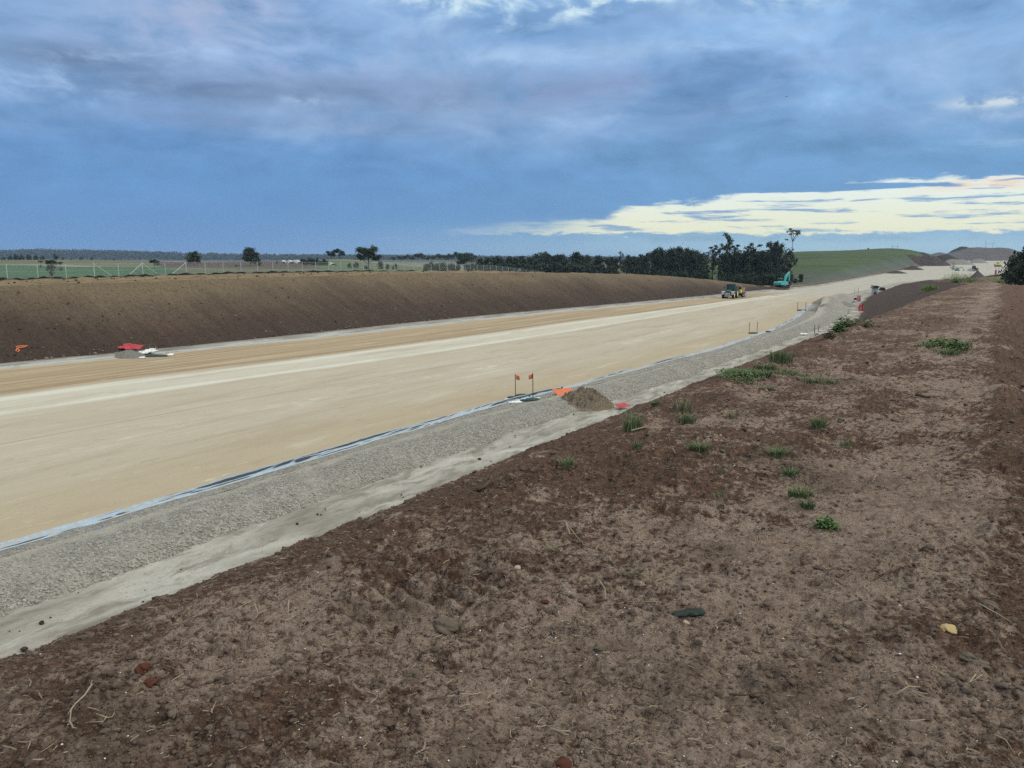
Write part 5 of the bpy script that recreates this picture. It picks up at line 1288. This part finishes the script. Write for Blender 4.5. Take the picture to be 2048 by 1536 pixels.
def pylon(u, depth, vtop, label, wide):
    p = AT(u, depth); h = topz(vtop, depth) - p.z; o = empty('power_pylon', p, R(8), label, 'pylon', 'power pylons on the horizon'); k = max(.28, .00035 * depth)
    for sx in (-1, 1):
        MB().cyl((sx * wide * .24, 0, -1), (sx * wide * .42, 0, h * .80), k * .8, k * .55, n=5).build('leg', M['greymetal'], o)
        MB().cyl((sx * wide * .42, 0, h * .80), (sx * wide * .50, 0, h), k * .5, k * .3, n=5).build('peak', M['greymetal'], o)
    MB().cyl((-wide * .62, 0, h * .80), (wide * .62, 0, h * .80), k * .55, n=5).build('crossarm', M['greymetal'], o)
pylon(1778.5, 1250, 488, 'left power pylon standing behind the green hill crest', 11)
pylon(1964, 1150, 480.5, 'right power pylon standing behind the spoil heap', 14)
def bird():
    d = ray(1573, 193); k = 160; p = Vector((d[0] * k, d[1] * k, CZ + d[2] * k)); o = empty('bird', p, R(30), 'tiny dark bird flying high in the cloudy sky', 'bird')
    MB().tube([(-.22, 0, 0), (-.1, 0, .0), (.08, 0, .01), (.2, 0, .02)], [.02, .06, .055, .02], 8).build('body', M['black'], o, smooth=True)
    for sy in (-1, 1):
        mb = MB(); mb.add([(-.06, 0, 0), (.1, 0, 0), (.08, sy * .28, .10), (-.02, sy * .28, .10), (.0, sy * .55, .06), (-.06, sy * .55, .06)], [(0, 1, 2, 3), (3, 2, 4, 5)]); mb.build('wing', M['black'], o)
bird()

# ------------------------------------------------------------------ machines (local +x is forward)
def wheel(parent, x, y, r_, w, rim='lime', name='wheel'):
    """wheel > tyre, rim"""
    s = 1 if y > 0 else -1
    tp = MB(); n = 24
    prof = [(-.5, .70), (-.5, .90), (-.36, 1.0), (.36, 1.0), (.5, .90), (.5, .70)]
    V = []; F = []
    for i in range(n):
        a = 2 * math.pi * i / n
        for (q, k) in prof: V.append((math.cos(a) * r_ * k, q * w, math.sin(a) * r_ * k))
    for i in range(n):
        for j in range(5): F.append((i * 6 + j, i * 6 + j + 1, ((i + 1) % n) * 6 + j + 1, ((i + 1) % n) * 6 + j))
    tp.add(V, F)
    for i in range(n): # lugs
        a = 2 * math.pi * (i + .5) / n
        tp.box((math.cos(a) * r_ * 1.0, 0, math.sin(a) * r_ * 1.0), (r_ * .09, w * .9, r_ * .07), (0, -a, .25))
    e = tp.build(name, M['rubber'], parent); e.location = (x, y, r_)
    MB().cyl((0, -w * .42, 0), (0, w * .42, 0), r_ * .70, n=20).cyl((0, s * w * .42, 0), (0, s * w * .50, 0), r_ * .30, r_ * .22, n=14).build('rim', M[rim], e)
    return e
def tractor(p, rz):
    o = empty('tractor', p, rz, 'green tractor with yellow rims parked at the far road edge, facing the viewer', 'tractor')
    for y in (-.98, .98):
        wheel(o, 1.45, y, .66, .48); wheel(o, -1.15, y, .92, .60)
        mb = MB()
        for i in range(7):
            a = R(20 + i * 20); mb.box((1.45 + math.cos(a) * .80, y, .66 + math.sin(a) * .80), (.30, .58, .05), (0, -a + math.pi / 2, 0))
        mb.build('front_mudguard', M['greymetal'], o)
        mb = MB()
        for i in range(8):
            a = R(10 + i * 20); mb.box((-1.15 + math.cos(a) * 1.05, y * .96, .92 + math.sin(a) * 1.05), (.40, .62, .06), (0, -a + math.pi / 2, 0))
        mb.build('rear_mudguard', M['dkgreen'], o)
        MB().box((2.03, y * .62, 1.42), (.06, .2, .14)).build('headlight', M['white'], o, .01)
        MB().cyl((-.25, y * .9, 2.2), (-.2, y * 1.25, 2.25), .02, n=6).box((-.2, y * 1.28, 2.15), (.06, .16, .36)).build('mirror', M['darkmetal'], o)
    MB().prism([(2.0, .95), (2.05, 1.5), (1.7, 1.66), (-.1, 1.78), (-.1, .95)], -.40, .40).build('bonnet', M['dkgreen'], o, .05)
    MB().box((2.07, 0, 1.22), (.05, .62, .42)).build('grille', M['darkmetal'], o, .01)
    MB().box((.3, 0, .78), (3.6, .5, .45)).cyl((1.45, -.9, .66), (1.45, .9, .66), .10).cyl((-1.15, -.9, .92), (-1.15, .9, .92), .16).build('chassis', M['darkmetal'], o, .02)
    MB().box((2.42, 0, .78), (.45, 1.05, .72), (0, R(8), 0), (1, .9)).box((2.66, 0, .95), (.04, .9, .05)).build('front_weight', M['greymetal'], o, .04)
    MB().prism([(-.15, 1.1), (.0, 1.75), (-.2, 2.72), (-1.55, 2.72), (-1.75, 1.75), (-1.55, 1.1)], -.78, .78).build('cab_glazing', M['glass'], o, .03)
    mb = MB()
    for y in (-.79, .79):
        for a, b in (((-.0, 1.7), (-.2, 2.72)), ((-1.75, 1.7), (-1.55, 2.72)), ((-.85, 1.4), (-.85, 2.72))): mb.cyl((a[0], y, a[1]), (b[0], y, b[1]), .05, n=6)
        mb.box((-.85, y, 1.42), (1.5, .05, .6))
    mb.build('cab_frame', M['dkgreen'], o)
    MB().box((-.88, 0, 2.80), (1.62, 1.72, .2), (0, 0, 0), (.9, .9)).build('cab_roof', M['dkgreen'], o, .05)
    MB().cyl((.35, -.5, 1.6), (.35, -.5, 2.75), .05, n=10).build('exhaust', M['darkmetal'], o)
    MB().cyl((-.5, .2, 2.9), (-.5, .2, 3.05), .07, n=10).build('beacon', M['orange'], o)
def stabiliser(p, rz):
    o = empty('road_machine', p, rz, 'brown and yellow road-working machine hitched behind the green tractor', 'machine')
    MB().box((0, 0, .75), (4.0, 1.2, .25)).box((2.4, 0, .7), (1.0, .25, .2)).build('frame', M['darkmetal'], o, .02)
    MB().prism([(-1.5, .9), (-1.7, 1.9), (.2, 2.05), (.5, 1.5), (.3, .9)], -.9, .9).build('engine_housing', M['brownmetal'], o, .05)
    MB().prism([(.6, .9), (.4, 1.55), (1.7, 1.65), (1.6, .9)], -.85, .85).build('tank', M['yellow'], o, .06)
    MB().prism([(-2.5, .15), (-2.6, 1.0), (-1.5, 1.2), (-1.1, .3)], -1.1, 1.1).build('rotor_hood', M['greymetal'], o, .04)
    for y in (-.95, .95): wheel(o, .6, y, .48, .35, 'greymetal'); wheel(o, -.5, y, .48, .35, 'greymetal')
    MB().box((1.1, .5, 1.95), (.5, .5, .6)).build('seat_box', M['darkmetal'], o, .03)
    MB().cyl((.9, -.3, 1.6), (.8, -.3, 2.7), .06, n=8).box((.8, -.3, 2.7), (.3, .1, .1)).build('mast', M['yellow'], o)
    MB().cyl((1.6, .3, 1.6), (1.5, .3, 2.75), .05, n=8).build('exhaust', M['brownmetal'], o)
    MB().cyl((-1.2, 0, 2.0), (-1.2, 0, 2.35), .28, n=14).build('air_cleaner', M['greymetal'], o)
    for y in (-.7, .7): MB().cyl((-2.0, y, 1.3), (-1.0, y, 2.0), .06, n=8).build('ram', M['darkmetal'], o)
pt = G(1460, 596.5); hd = math.atan2(-SD[1], -SD[0])
tractor(pt, hd + R(4))
pm_ = pt + Vector((SD[0] * 4.9, SD[1] * 4.9, 0)); pm_ += Vector((.25, -.1, 0)); pm_.z = G1(pm_.x, pm_.y)
stabiliser(pm_, hd + R(2))
def excavator(p, rz, paint, label, sc=1.0, pose=0):
    o = empty('excavator', p, rz, label, 'excavator', 'excavators on the works', sc)
    for y in (-1.05, 1.05):
        MB().prism([(-1.7, .12), (-1.9, .45), (-1.6, .82), (1.6, .82), (1.9, .45), (1.7, .12), (1.4, .02), (-1.4, .02)], y - .28, y + .28).build('track', M['rubber'], o, .05)
    MB().box((0, 0, .55), (1.6, 1.6, .4)).cyl((0, 0, .7), (0, 0, 1.0), .6, n=20).build('undercarriage', M['darkmetal'], o, .03)
    MB().prism([(-2.0, 1.0), (-2.1, 1.9), (-1.7, 2.1), (.9, 2.0), (1.15, 1.6), (1.15, 1.0)], -1.25, .25).build('engine_house', M[paint], o, .07)
    MB().prism([(-2.35, 1.0), (-2.45, 1.75), (-2.1, 1.95), (-2.0, 1.95), (-2.0, 1.0)], -1.25, 1.25).build('counterweight', M[paint], o, .08)
    MB().prism([(-2.0, 1.0), (-2.0, 1.8), (-.5, 1.8), (-.5, 1.0)], .3, 1.25).build('side_box', M[paint], o, .05)
    MB().prism([(-.4, 1.0), (-.4, 2.75), (.7, 2.75), (1.25, 1.9), (1.2, 1.0)], .38, 1.25).build('cab', M['glass'], o, .04)
    MB().box((.18, .82, 2.80), (1.15, .92, .1)).build('cab_roof', M[paint], o, .03)
    B = [(.7, 1.5), (1.55, 3.35), (3.0, 4.55)] if pose == 0 else [(.7, 1.5), (2.2, 2.9), (4.2, 2.5)] if pose == 1 else [(.6, 1.6), (1.7, 3.2), (3.4, 4.0)]
    def beam(a, b, w0, w1, name, mat, y=-.1, th=.36):
        d = Vector((b[0] - a[0], b[1] - a[1])); n_ = Vector((-d.y, d.x)).normalized()
        MB().prism([(a[0] + n_.x * w0, a[1] + n_.y * w0), (b[0] + n_.x * w1, b[1] + n_.y * w1), (b[0] - n_.x * w1, b[1] - n_.y * w1), (a[0] - n_.x * w0, a[1] - n_.y * w0)][::-1], y - th / 2, y + th / 2).build(name, M[mat], o, .03)
    def bentbeam():
        a, b, c = [Vector(q) for q in B]; n1 = Vector((-(b - a).y, (b - a).x)).normalized(); n2 = Vector((-(c - b).y, (c - b).x)).normalized(); nm = (n1 + n2).normalized()
        P = [a + n1 * .22, b + nm * .40, c + n2 * .18, c - n2 * .18, b - nm * .36, a - n1 * .22]
        MB().prism([(q.x, q.y) for q in P][::-1], -.3, .1).build('boom', M[paint], o, .03)
    bentbeam()
    S1 = (3.15, 1.9) if pose == 0 else (5.0, .9) if pose == 1 else (4.6, 3.3)
    beam(B[2], S1, .26, .15, 'stick', paint, th=.30)
    beam((1.2, 1.7), (B[1][0] + .1, B[1][1] - .25), .07, .06, 'boom_ram', 'greymetal', y=.22, th=.14)
    beam((B[1][0] + .1, B[1][1] + .45), (B[2][0] + .15, B[2][1] + .22), .08, .06, 'stick_ram', 'greymetal', th=.14)
    x, z = S1
    MB().prism([(x - .15, z + .1), (x + .35, z + .05), (x + .55, z - .65), (x + .25, z - 1.2), (x - .65, z - 1.25), (x - .75, z - .95), (x - .2, z - .75)], -.65, .45).build('bucket', M['darkmetal'], o, .03)
    return o
pe = G(1564, 577); excavator(pe, R(38), 'teal', 'teal excavator with raised boom working at the end of the bank', .92)
pe = AT(1905, 430); excavator(pe, R(-14), 'teal', 'tiny teal excavator with its arm reaching right on the far road', .62, 1)
pe = AT(1985, 520); excavator(pe, R(10), 'yellow', 'small yellow excavator far off beside the thicket', 1.0, 2)
def loader(p, rz):
    o = empty('wheel_loader', p, rz, 'tiny dusty red and white wheel loader far off on the road', 'loader')
    for x in (-1.3, 1.3):
        for y in (-.95, .95): wheel(o, x, y, .7, .5, 'greymetal')
    MB().prism([(-2.4, .8), (-2.4, 1.6), (-.6, 1.9), (-.6, .8)], -.7, .7).build('engine_cover', M['redpaint'], o, .05)
    MB().box((.5, 0, .9), (2.2, 1.0, .5)).build('front_frame', M['brownmetal'], o, .04)
    MB().prism([(-.6, 1.4), (-.5, 2.9), (.6, 2.9), (.8, 1.4)], -.7, .7).build('cab', M['glass'], o, .04)
    MB().box((.05, 0, 2.97), (1.3, 1.5, .14)).build('cab_roof', M['white'], o, .03)
    for y in (-.5, .5): MB().prism([(.6, 1.3), (2.3, .6), (2.4, .8), (.8, 1.6)], y - .08, y + .08).build('lift_arm', M['greymetal'], o)
    MB().prism([(2.3, .15), (2.2, 1.2), (2.5, 1.25), (3.2, .2), (3.1, .1)], -1.3, 1.3).build('bucket', M['greymetal'], o, .03)
loader(AT(1938, 420), R(195))

# ------------------------------------------------------------------ stones, clods and litter
import bmesh
def ico(sub):
    b = bmesh.new(); bmesh.ops.create_icosphere(b, subdivisions=sub, radius=1); b.verts.ensure_lookup_table()
    V = np.array([v.co[:] for v in b.verts]); F = np.array([[v.index for v in f.verts] for f in b.faces]); b.free(); return V, F
I1 = ico(1); I2 = ico(2); I3 = ico(3); I4 = ico(4)
def rockV(base, seed, amp=.35):
    V = base.copy(); d = fbm(V[:, 0] * 1.3 + seed * 3.1, V[:, 1] * 1.3 + V[:, 2] * 1.7, seed, 3, .6)
    return V * (1 + amp * d)[:, None]
M['clod'] = plain('crumbly_clod', (.095, .070, .055), .95, .5, 30, spec=.1, dirt=(.17, .138, .11))
M['stone'] = plain('brown_field_stone', (.125, .102, .078), .95, .4, 14, spec=.15)
M['stone_pale'] = plain('pale_stone', (.34, .29, .22), .9, .2, 14, spec=.2)
M['stone_yellow'] = plain('yellow_sandstone', (.40, .31, .15), .9, .2, 14, spec=.2)
M['clod_red'] = plain('red_clay', (.085, .033, .022), .95, .35, 18, spec=.1)
M['twig'] = plain('dry_twig', (.33, .27, .19), .85, .25, 20, spec=.2)
M['twigdark'] = plain('dark_twig', (.08, .06, .045), .85, .25, 20, spec=.2)
M['scrap'] = plain('dark_green_fabric', (.022, .030, .025), .8, .3, 20)
def stone(u, v, wpx, hpx, label, mat, name='stone', cat='stone', seed=0):
    p = GB(u, v); dd = math.hypot(p.y, 2) ; w = wpx / 2 / FPX * dd * 1.05; h = hpx / 2 / FPX * dd
    V = rockV(I4[0], seed or int(u), .42); B_ = I4[0]; V = V * (1 + .10 * fbm(B_[:, 0] * 3 + u, B_[:, 1] * 3 + B_[:, 2] * 2.3, 5, 4, .6))[:, None]; V = V * np.array([w, w * .8, h * .9])
    o = link(name, mesh_np(name, V, I4[1], M[mat], True), None, p + Vector((0, 0, h * .35)), (0, 0, rnd.uniform(0, 6))); return tag(o, label, cat, 'loose stones on the berm')
for a in [(890, 1240, 46, 36, 'largest rounded brown stone in the middle of the foreground', 'stone'), (1981, 1213, 30, 24, 'rounded brown stone near the right edge', 'stone'), (1896, 1268, 30, 16, 'flat yellowish stone near the right edge', 'stone_yellow'),
          (1034, 1143, 16, 10, 'small pale angular chip above the middle of the foreground', 'stone_pale'), (779, 1127, 22, 16, 'greyish stone left of the cleat marks', 'stone'), (1198, 1288, 20, 14, 'grey-brown stone left of the dark fabric scrap', 'stone'),
          (1315, 1309, 30, 16, 'dark flat clod right of the middle of the foreground', 'stone'), (825, 1328, 22, 18, 'grey rounded stone below the largest one', 'stone'), (1372, 1237, 14, 8, 'pale pebble below the dark fabric scrap', 'stone_pale'),
          (345, 1437, 20, 15, 'lone grey stone at lower left, right of the forked twig', 'stone'), (1910, 1350, 20, 14, 'small stone below the yellowish one', 'stone'), (1935, 1310, 26, 20, 'brown clod just below the flat yellowish stone', 'stone'), (1958, 1318, 34, 16, 'long dark stone below and right of the yellowish one', 'stone'), (1602, 762, 16, 9, 'reddish clod just right of the flat grass mat', 'stone'), (1735, 755, 18, 10, 'dark clod far up the berm, right of the grass mat', 'stone'), (1682, 840, 14, 8, 'dark clod beside the upright blue-green tuft', 'stone')]:
    stone(*a)
stone(288, 1357, 26, 22, 'brick-red clay clod in the lower left', 'clod_red', 'clay_clod', 'clod'); stone(300, 1372, 24, 16, 'second, darker red clay clod touching the brick-red one', 'clod_red', 'clay_clod', 'clod')
stone(1090, 1205, 16, 12, 'small red clod in the middle foreground', 'clod_red', 'clay_clod', 'clod'); stone(1128, 1520, 30, 16, 'dark red clod at the bottom edge', 'clod_red', 'clay_clod', 'clod')
def twig(paths, label, mat='twig', r0=.0035, lift=.012, name='twig'):
    mb = MB()
    for pts in paths:
        P = []
        for i, (u, v) in enumerate(pts):
            q = GB(u, v); q.z += lift * 2.4 + .010 * math.sin(i * 1.9 + u); P.append(q)
        rr_ = r0 * (P[0].y / 3.2) ** .5
        mb.tube(P, [rr_ * (1 - .6 * i / max(1, len(P) - 1)) for i in range(len(P))], 5)
    o = mb.build(name, M[mat], smooth=True); return tag(o, label, 'twig', 'twigs lying on the berm')
twig([[(187, 1398), (172, 1415), (153, 1432), (145, 1448), (141, 1466), (137, 1478)], [(141, 1464), (148, 1472), (155, 1478)], [(150, 1436), (142, 1447), (138, 1452)]], 'pale forked twig at lower left, longest of all', r0=.0042)
twig([[(194, 1440), (206, 1448), (216, 1456), (226, 1446), (231, 1437)], [(216, 1456), (208, 1460), (172, 1460)]], 'bent twig right of the long forked one')
twig([[(10, 1518), (28, 1522), (37, 1536)], [(40, 1520), (58, 1524), (66, 1528), (60, 1538)]], 'curled pale root in the bottom left corner')
twig([[(510, 1222), (517, 1232), (512, 1245)], [(517, 1235), (535, 1228)]], 'short pale root left of the cleat marks'); twig([[(578, 1213), (576, 1229)]], 'upright straw left of the cleat marks'); twig([[(406, 1438), (424, 1435), (434, 1422)], [(424, 1435), (426, 1446)]], 'small broken twig below the red clods')
twig([[(1110, 1055), (1130, 1064), (1150, 1073), (1168, 1088)], [(1118, 1058), (1145, 1060)], [(1132, 1066), (1140, 1074), (1160, 1076)]], 'bundle of crossed pale twigs above the middle of the foreground', r0=.004)
twig([[(1124, 1176), (1136, 1190), (1150, 1194)], [(1136, 1190), (1152, 1182)]], 'curved twig in the middle foreground'); twig([[(1200, 1172), (1210, 1180), (1212, 1192)]], 'short bent twig right of the curved one')
twig([[(1122, 1246), (1134, 1232), (1140, 1234)], [(1128, 1240), (1146, 1252)]], 'white peeled twig just right of centre'); twig([[(1458, 1401), (1490, 1399), (1530, 1401)]], 'long straight brown stick lying level at lower right', 'twigdark', .006)
twig([[(1790, 1403), (1815, 1394), (1838, 1390)], [(1812, 1395), (1808, 1388)]], 'pale stick with a side shoot at lower right', r0=.0045); twig([[(1955, 1238), (1975, 1240), (1998, 1252), (2022, 1262)]], 'long curved pale root at the right edge', r0=.004)
twig([[(1950, 1362), (1938, 1370), (1944, 1376), (1962, 1372), (1968, 1360), (1955, 1355)]], 'ring-shaped root near the right edge'); twig([[(1860, 1336), (1870, 1345), (1872, 1352)]], 'short white root below the yellowish stone')
twig([[(1262, 868), (1290, 862), (1325, 858)]], 'pale stick on the lip below the tall pale tuft', r0=.007); twig([[(1305, 910), (1322, 902), (1350, 906)], [(1345, 908), (1350, 922)]], 'thin branching stick left of the bluish green tuft')
twig([[(1745, 962), (1752, 956), (1748, 950)]], 'small pale curl in the right of the berm'); twig([[(955, 990), (970, 986), (985, 976)]], 'thick grey broken stick on the lip of the berm', 'twigdark', .016); twig([[(1830, 795), (1850, 796), (1880, 792)]], 'dark stick far up the right of the berm', 'twigdark', .012)
twig([[(1033, 1376), (1047, 1352), (1052, 1346)]], 'dark upright twig below the middle', 'twigdark'); twig([[(1010, 1362), (1016, 1352), (1012, 1348)]], 'small pale crook left of the dark upright twig'); twig([[(1620, 1470), (1640, 1462), (1660, 1476)]], 'thin brown twig at the bottom right', 'twigdark'); twig([[(1988, 1480), (2010, 1490), (2030, 1502)]], 'pale straw in the bottom right corner')
sheet('fabric_scrap', 1376, 1226, .17, .05, 'torn dark green fabric scrap half buried right of centre', 'scrap', 'scrap', R(12), .02, dz=.0)
for (u, v, w) in [(1280, 1150, 40), (1300, 1157, 40), (1105, 1100, 30)]:
    tuft(u, v, w, 14, {1280: 'flattened dry grass clump right of centre, left part', 1300: 'flattened dry grass clump right of centre, right part', 1105: 'flattened dry grass remnant above the middle of the foreground'}[u], 'grass_dry', n=50, bend=1.4, group='dry grass remnants', name='dry_grass')
def scatter(name, n, size, mat, label, base, where, kind_='stuff', flat=.7, sink=.3, amp=.35):
    Vs = []; Fs = []; k = 0; protos = [rockV(base[0], i + 1, amp) for i in range(24)]
    x, y, z, sz = where(n)
    for i in range(len(x)):
        a = RS.uniform(0, 6.283); c, s_ = math.cos(a), math.sin(a); V = protos[i % 24] * sz[i] * np.array([1, RS.uniform(.6, 1), flat * RS.uniform(.7, 1.1)])
        V = np.stack([V[:, 0] * c - V[:, 1] * s_ + x[i], V[:, 0] * s_ + V[:, 1] * c + y[i], V[:, 2] + z[i] + sz[i] * flat * (.5 - sink)], 1)
        Vs.append(V); Fs.append(base[1] + k); k += len(V)
    o = link(name, mesh_np(name, np.concatenate(Vs), np.concatenate(Fs), mat, False)); return tag(o, label, None, None, kind_)
def on_berm(lo, hi, r0=1.6, r1=34, bias=.5, crumb=True):
    def f(n):
        a = np.radians(RS.uniform(-40, 40, n * 3)); q = RS.rand(n * 3); r_ = 1 / (1 / r0 + (1 / r1 - 1 / r0) * q ** bias)
        x = np.sin(a) * r_; y = np.cos(a) * r_; s, t = to_st(x, y); d, cr = berm_detail(x, y, r_)
        keep = (t < 4.6) & (t > -7) & ((RS.rand(n * 3) < (1.05 - cr) ** 1.3) if crumb else (RS.rand(n * 3) < .5)); x, y, d, r_ = x[keep][:n], y[keep][:n], d[keep][:n], r_[keep][:n]
        return x, y, ground(x, y) + d, (lo + (hi - lo) * RS.rand(len(x)) ** 3) * (.7 + .3 * np.clip(r_ / 5, 1, 3))
    return f
scatter('soil_clods', 9000, 0, M['clod'], 'crumbly dark soil clods covering the berm', I2, on_berm(.004, .026, r1=60), amp=.6, sink=.5)
scatter('fine_crumbs', 30000, 0, M['clod'], 'fine soil crumbs strewn over the berm', I1, on_berm(.0028, .012, r1=16), sink=.2)
scatter('white_pebbles', 420, 0, M['stone_pale'] if False else M['white'], 'tiny white pebbles dotted over the berm', I1, on_berm(.0026, .0058, r1=24, bias=.6, crumb=False))
scatter('brown_pebbles', 900, 0, M['stone'], 'small brown stones dotted over the berm', I2, on_berm(.004, .012, r1=16, bias=.6))
def straw(n):
    mb = MB(); a = np.radians(RS.uniform(-40, 40, n)); r_ = 1 / (1 / 1.7 + (1 / 22 - 1 / 1.7) * RS.rand(n) ** .6); x = np.sin(a) * r_; y = np.cos(a) * r_; s, t = to_st(x, y); d, cr = berm_detail(x, y, r_); z = ground(x, y) + d
    V = []; F = []; 
    for i in range(n):
        if not (-6 < t[i] < 4.3): continue
        L = RS.uniform(.012, .055) * (1 if RS.rand() < .9 else 2.0); b = RS.uniform(0, 6.283); c = RS.uniform(-.6, .6); w = RS.uniform(.0009, .0022) * max(1, r_[i] / 5); up = RS.uniform(0, .35); n0 = len(V)
        for q in (0, .5, 1):
            ang = b + c * q; px = x[i] + math.cos(ang) * L * q; py = y[i] + math.sin(ang) * L * q; pz = z[i] + .004 + up * L * q
            V += [(px - math.sin(ang) * w, py + math.cos(ang) * w, pz), (px + math.sin(ang) * w, py - math.cos(ang) * w, pz), (px, py, pz + w * 1.6)]
        for q in range(2):
            for k in range(3): F.append((n0 + q * 3 + k, n0 + q * 3 + (k + 1) % 3, n0 + q * 3 + 3 + (k + 1) % 3, n0 + q * 3 + 3 + k))
    o = link('straw_litter', mesh_np('straw_litter', np.array(V), np.array(F), M['twig'])); tag(o, 'dry straw and root fragments littering the berm', kind='stuff')
straw(1700)
def on_shoulder(n):
    s = 2 + 118 * RS.rand(n) ** 1.7; w = RS.rand(n) ** 1.9; a = tPG(s); w = np.where(RS.rand(n) < .07, -.20 * RS.rand(n) ** 2, w); t = a + (tGT(s) - a) * w; x, y = to_xy(s, t)
    z = corridor(s, t) + nz_gr(s, t, x, y, np.clip((t - a) / (tGT(s) - a), 0, 1)); sz = (.009 + .046 * RS.rand(n) ** 3.6) * (.40 + .9 * np.clip(1 - w, 0, 1) ** 2); return x, y, z, sz
M['gravelstone'] = plain('grey_crushed_rock', (.32, .308, .276), .95, .6, 7, spec=.15)
scatter('crushed_rock', 26000, 0, M['gravelstone'], 'loose grey crushed rock on the gravel shoulder', I1, on_shoulder, sink=.15)
def on_bank(n):
    s = 5 + 185 * RS.rand(n); w = RS.rand(n) ** 2.2; a = tTL(s); t = a + (tCL(s) - a) * w; x, y = to_xy(s, t); z = corridor(s, t) + nz_bk(s, t, x, y, w); return x, y, z, .03 + .16 * RS.rand(n) ** 4
M['bankstone'] = plain('bank_stone', (.17, .145, .12), .95, .45, .8, spec=.15)
scatter('bank_stones', 900, 0, M['bankstone'], 'pale stones scattered over the lower face of the cut bank', I1, on_bank)
scatter('bank_clods', 1500, 0, M['heap_clay'], 'dark clods scattered over the cut bank', I1, lambda n: (lambda q: (q[0], q[1], q[2], q[3] * .8))(on_bank(n)))
def on_drain(n):
    s = 1 + 90 * RS.rand(n) ** 1.6; t = 14.6 + (tPG(s) - 14.6) * RS.rand(n); x, y = to_xy(s, t); z = corridor(s, t); return x, y, z + .02, .012 + .07 * RS.rand(n) ** 5
scatter('drain_clods', 500, 0, M['heap_clay'], 'dark clods fallen on the silty drain floor', I1, on_drain)
def on_top(n):
    s = 5 + 180 * RS.rand(n); a = tCL(s); t = a + .5 + 11 * RS.rand(n); x, y = to_xy(s, t); z = corridor(s, t) * 1.0; z = ground(x, y) + .05; return x, y, z, .03 + .16 * RS.rand(n) ** 4
scatter('top_clods', 700, 0, M['heap_clay'], 'dark clods on the ochre bank top', I1, on_top)

# ------------------------------------------------------------------ white plastic-covered crop rows in the far paddock
def rows():
    V = []; F = []; mb = MB()
    for i in range(7):
        k = i * 3.6
        a = AT(574 + k * 2.5, 375); b = AT(590 + k * 4.6 - 18, 268); n = 14; P = []
        for j in range(n + 1):
            q = a.lerp(b, j / n); q.z = G1(q.x, q.y) + .40; P.append(q)
        mb = MB(); V = []; F = []
        for q in P: V += [q + Vector((-1.1, 0, -.5)), q + Vector((-.5, 0, .15)), q + Vector((.5, 0, .15)), q + Vector((1.1, 0, -.5))]
        for j in range(n):
            for c in range(3): F.append((4 * j + c, 4 * j + c + 1, 4 * j + 5 + c, 4 * j + 4 + c))
        mb.add(V, F); o = mb.build('crop_row', M['greyplastic']); tag(o, 'white plastic-covered crop row in the far paddock, %s from the left' % ordn[i], 'crop row', 'white crop rows')
rows()

# ------------------------------------------------------------------ air
def haze():
    m = bpy.data.materials.new('thin_haze'); m.use_nodes = True; t = NT(m.node_tree); t.n.clear()
    pv = t.node('ShaderNodeVolumePrincipled', Density=HAZE); pv.inputs['Color'].default_value = (.52, .70, 1.0, 1); pv.inputs['Anisotropy'].default_value = .2
    out = t.node('ShaderNodeOutputMaterial'); t.l.new(pv.outputs[0], out.inputs['Volume'])
    o = MB().box((0, 3500, 14), (14000, 9000, 80)).build('haze', m); tag(o, 'thin blue haze over the countryside', kind='stuff')
HAZE = .00011
haze()
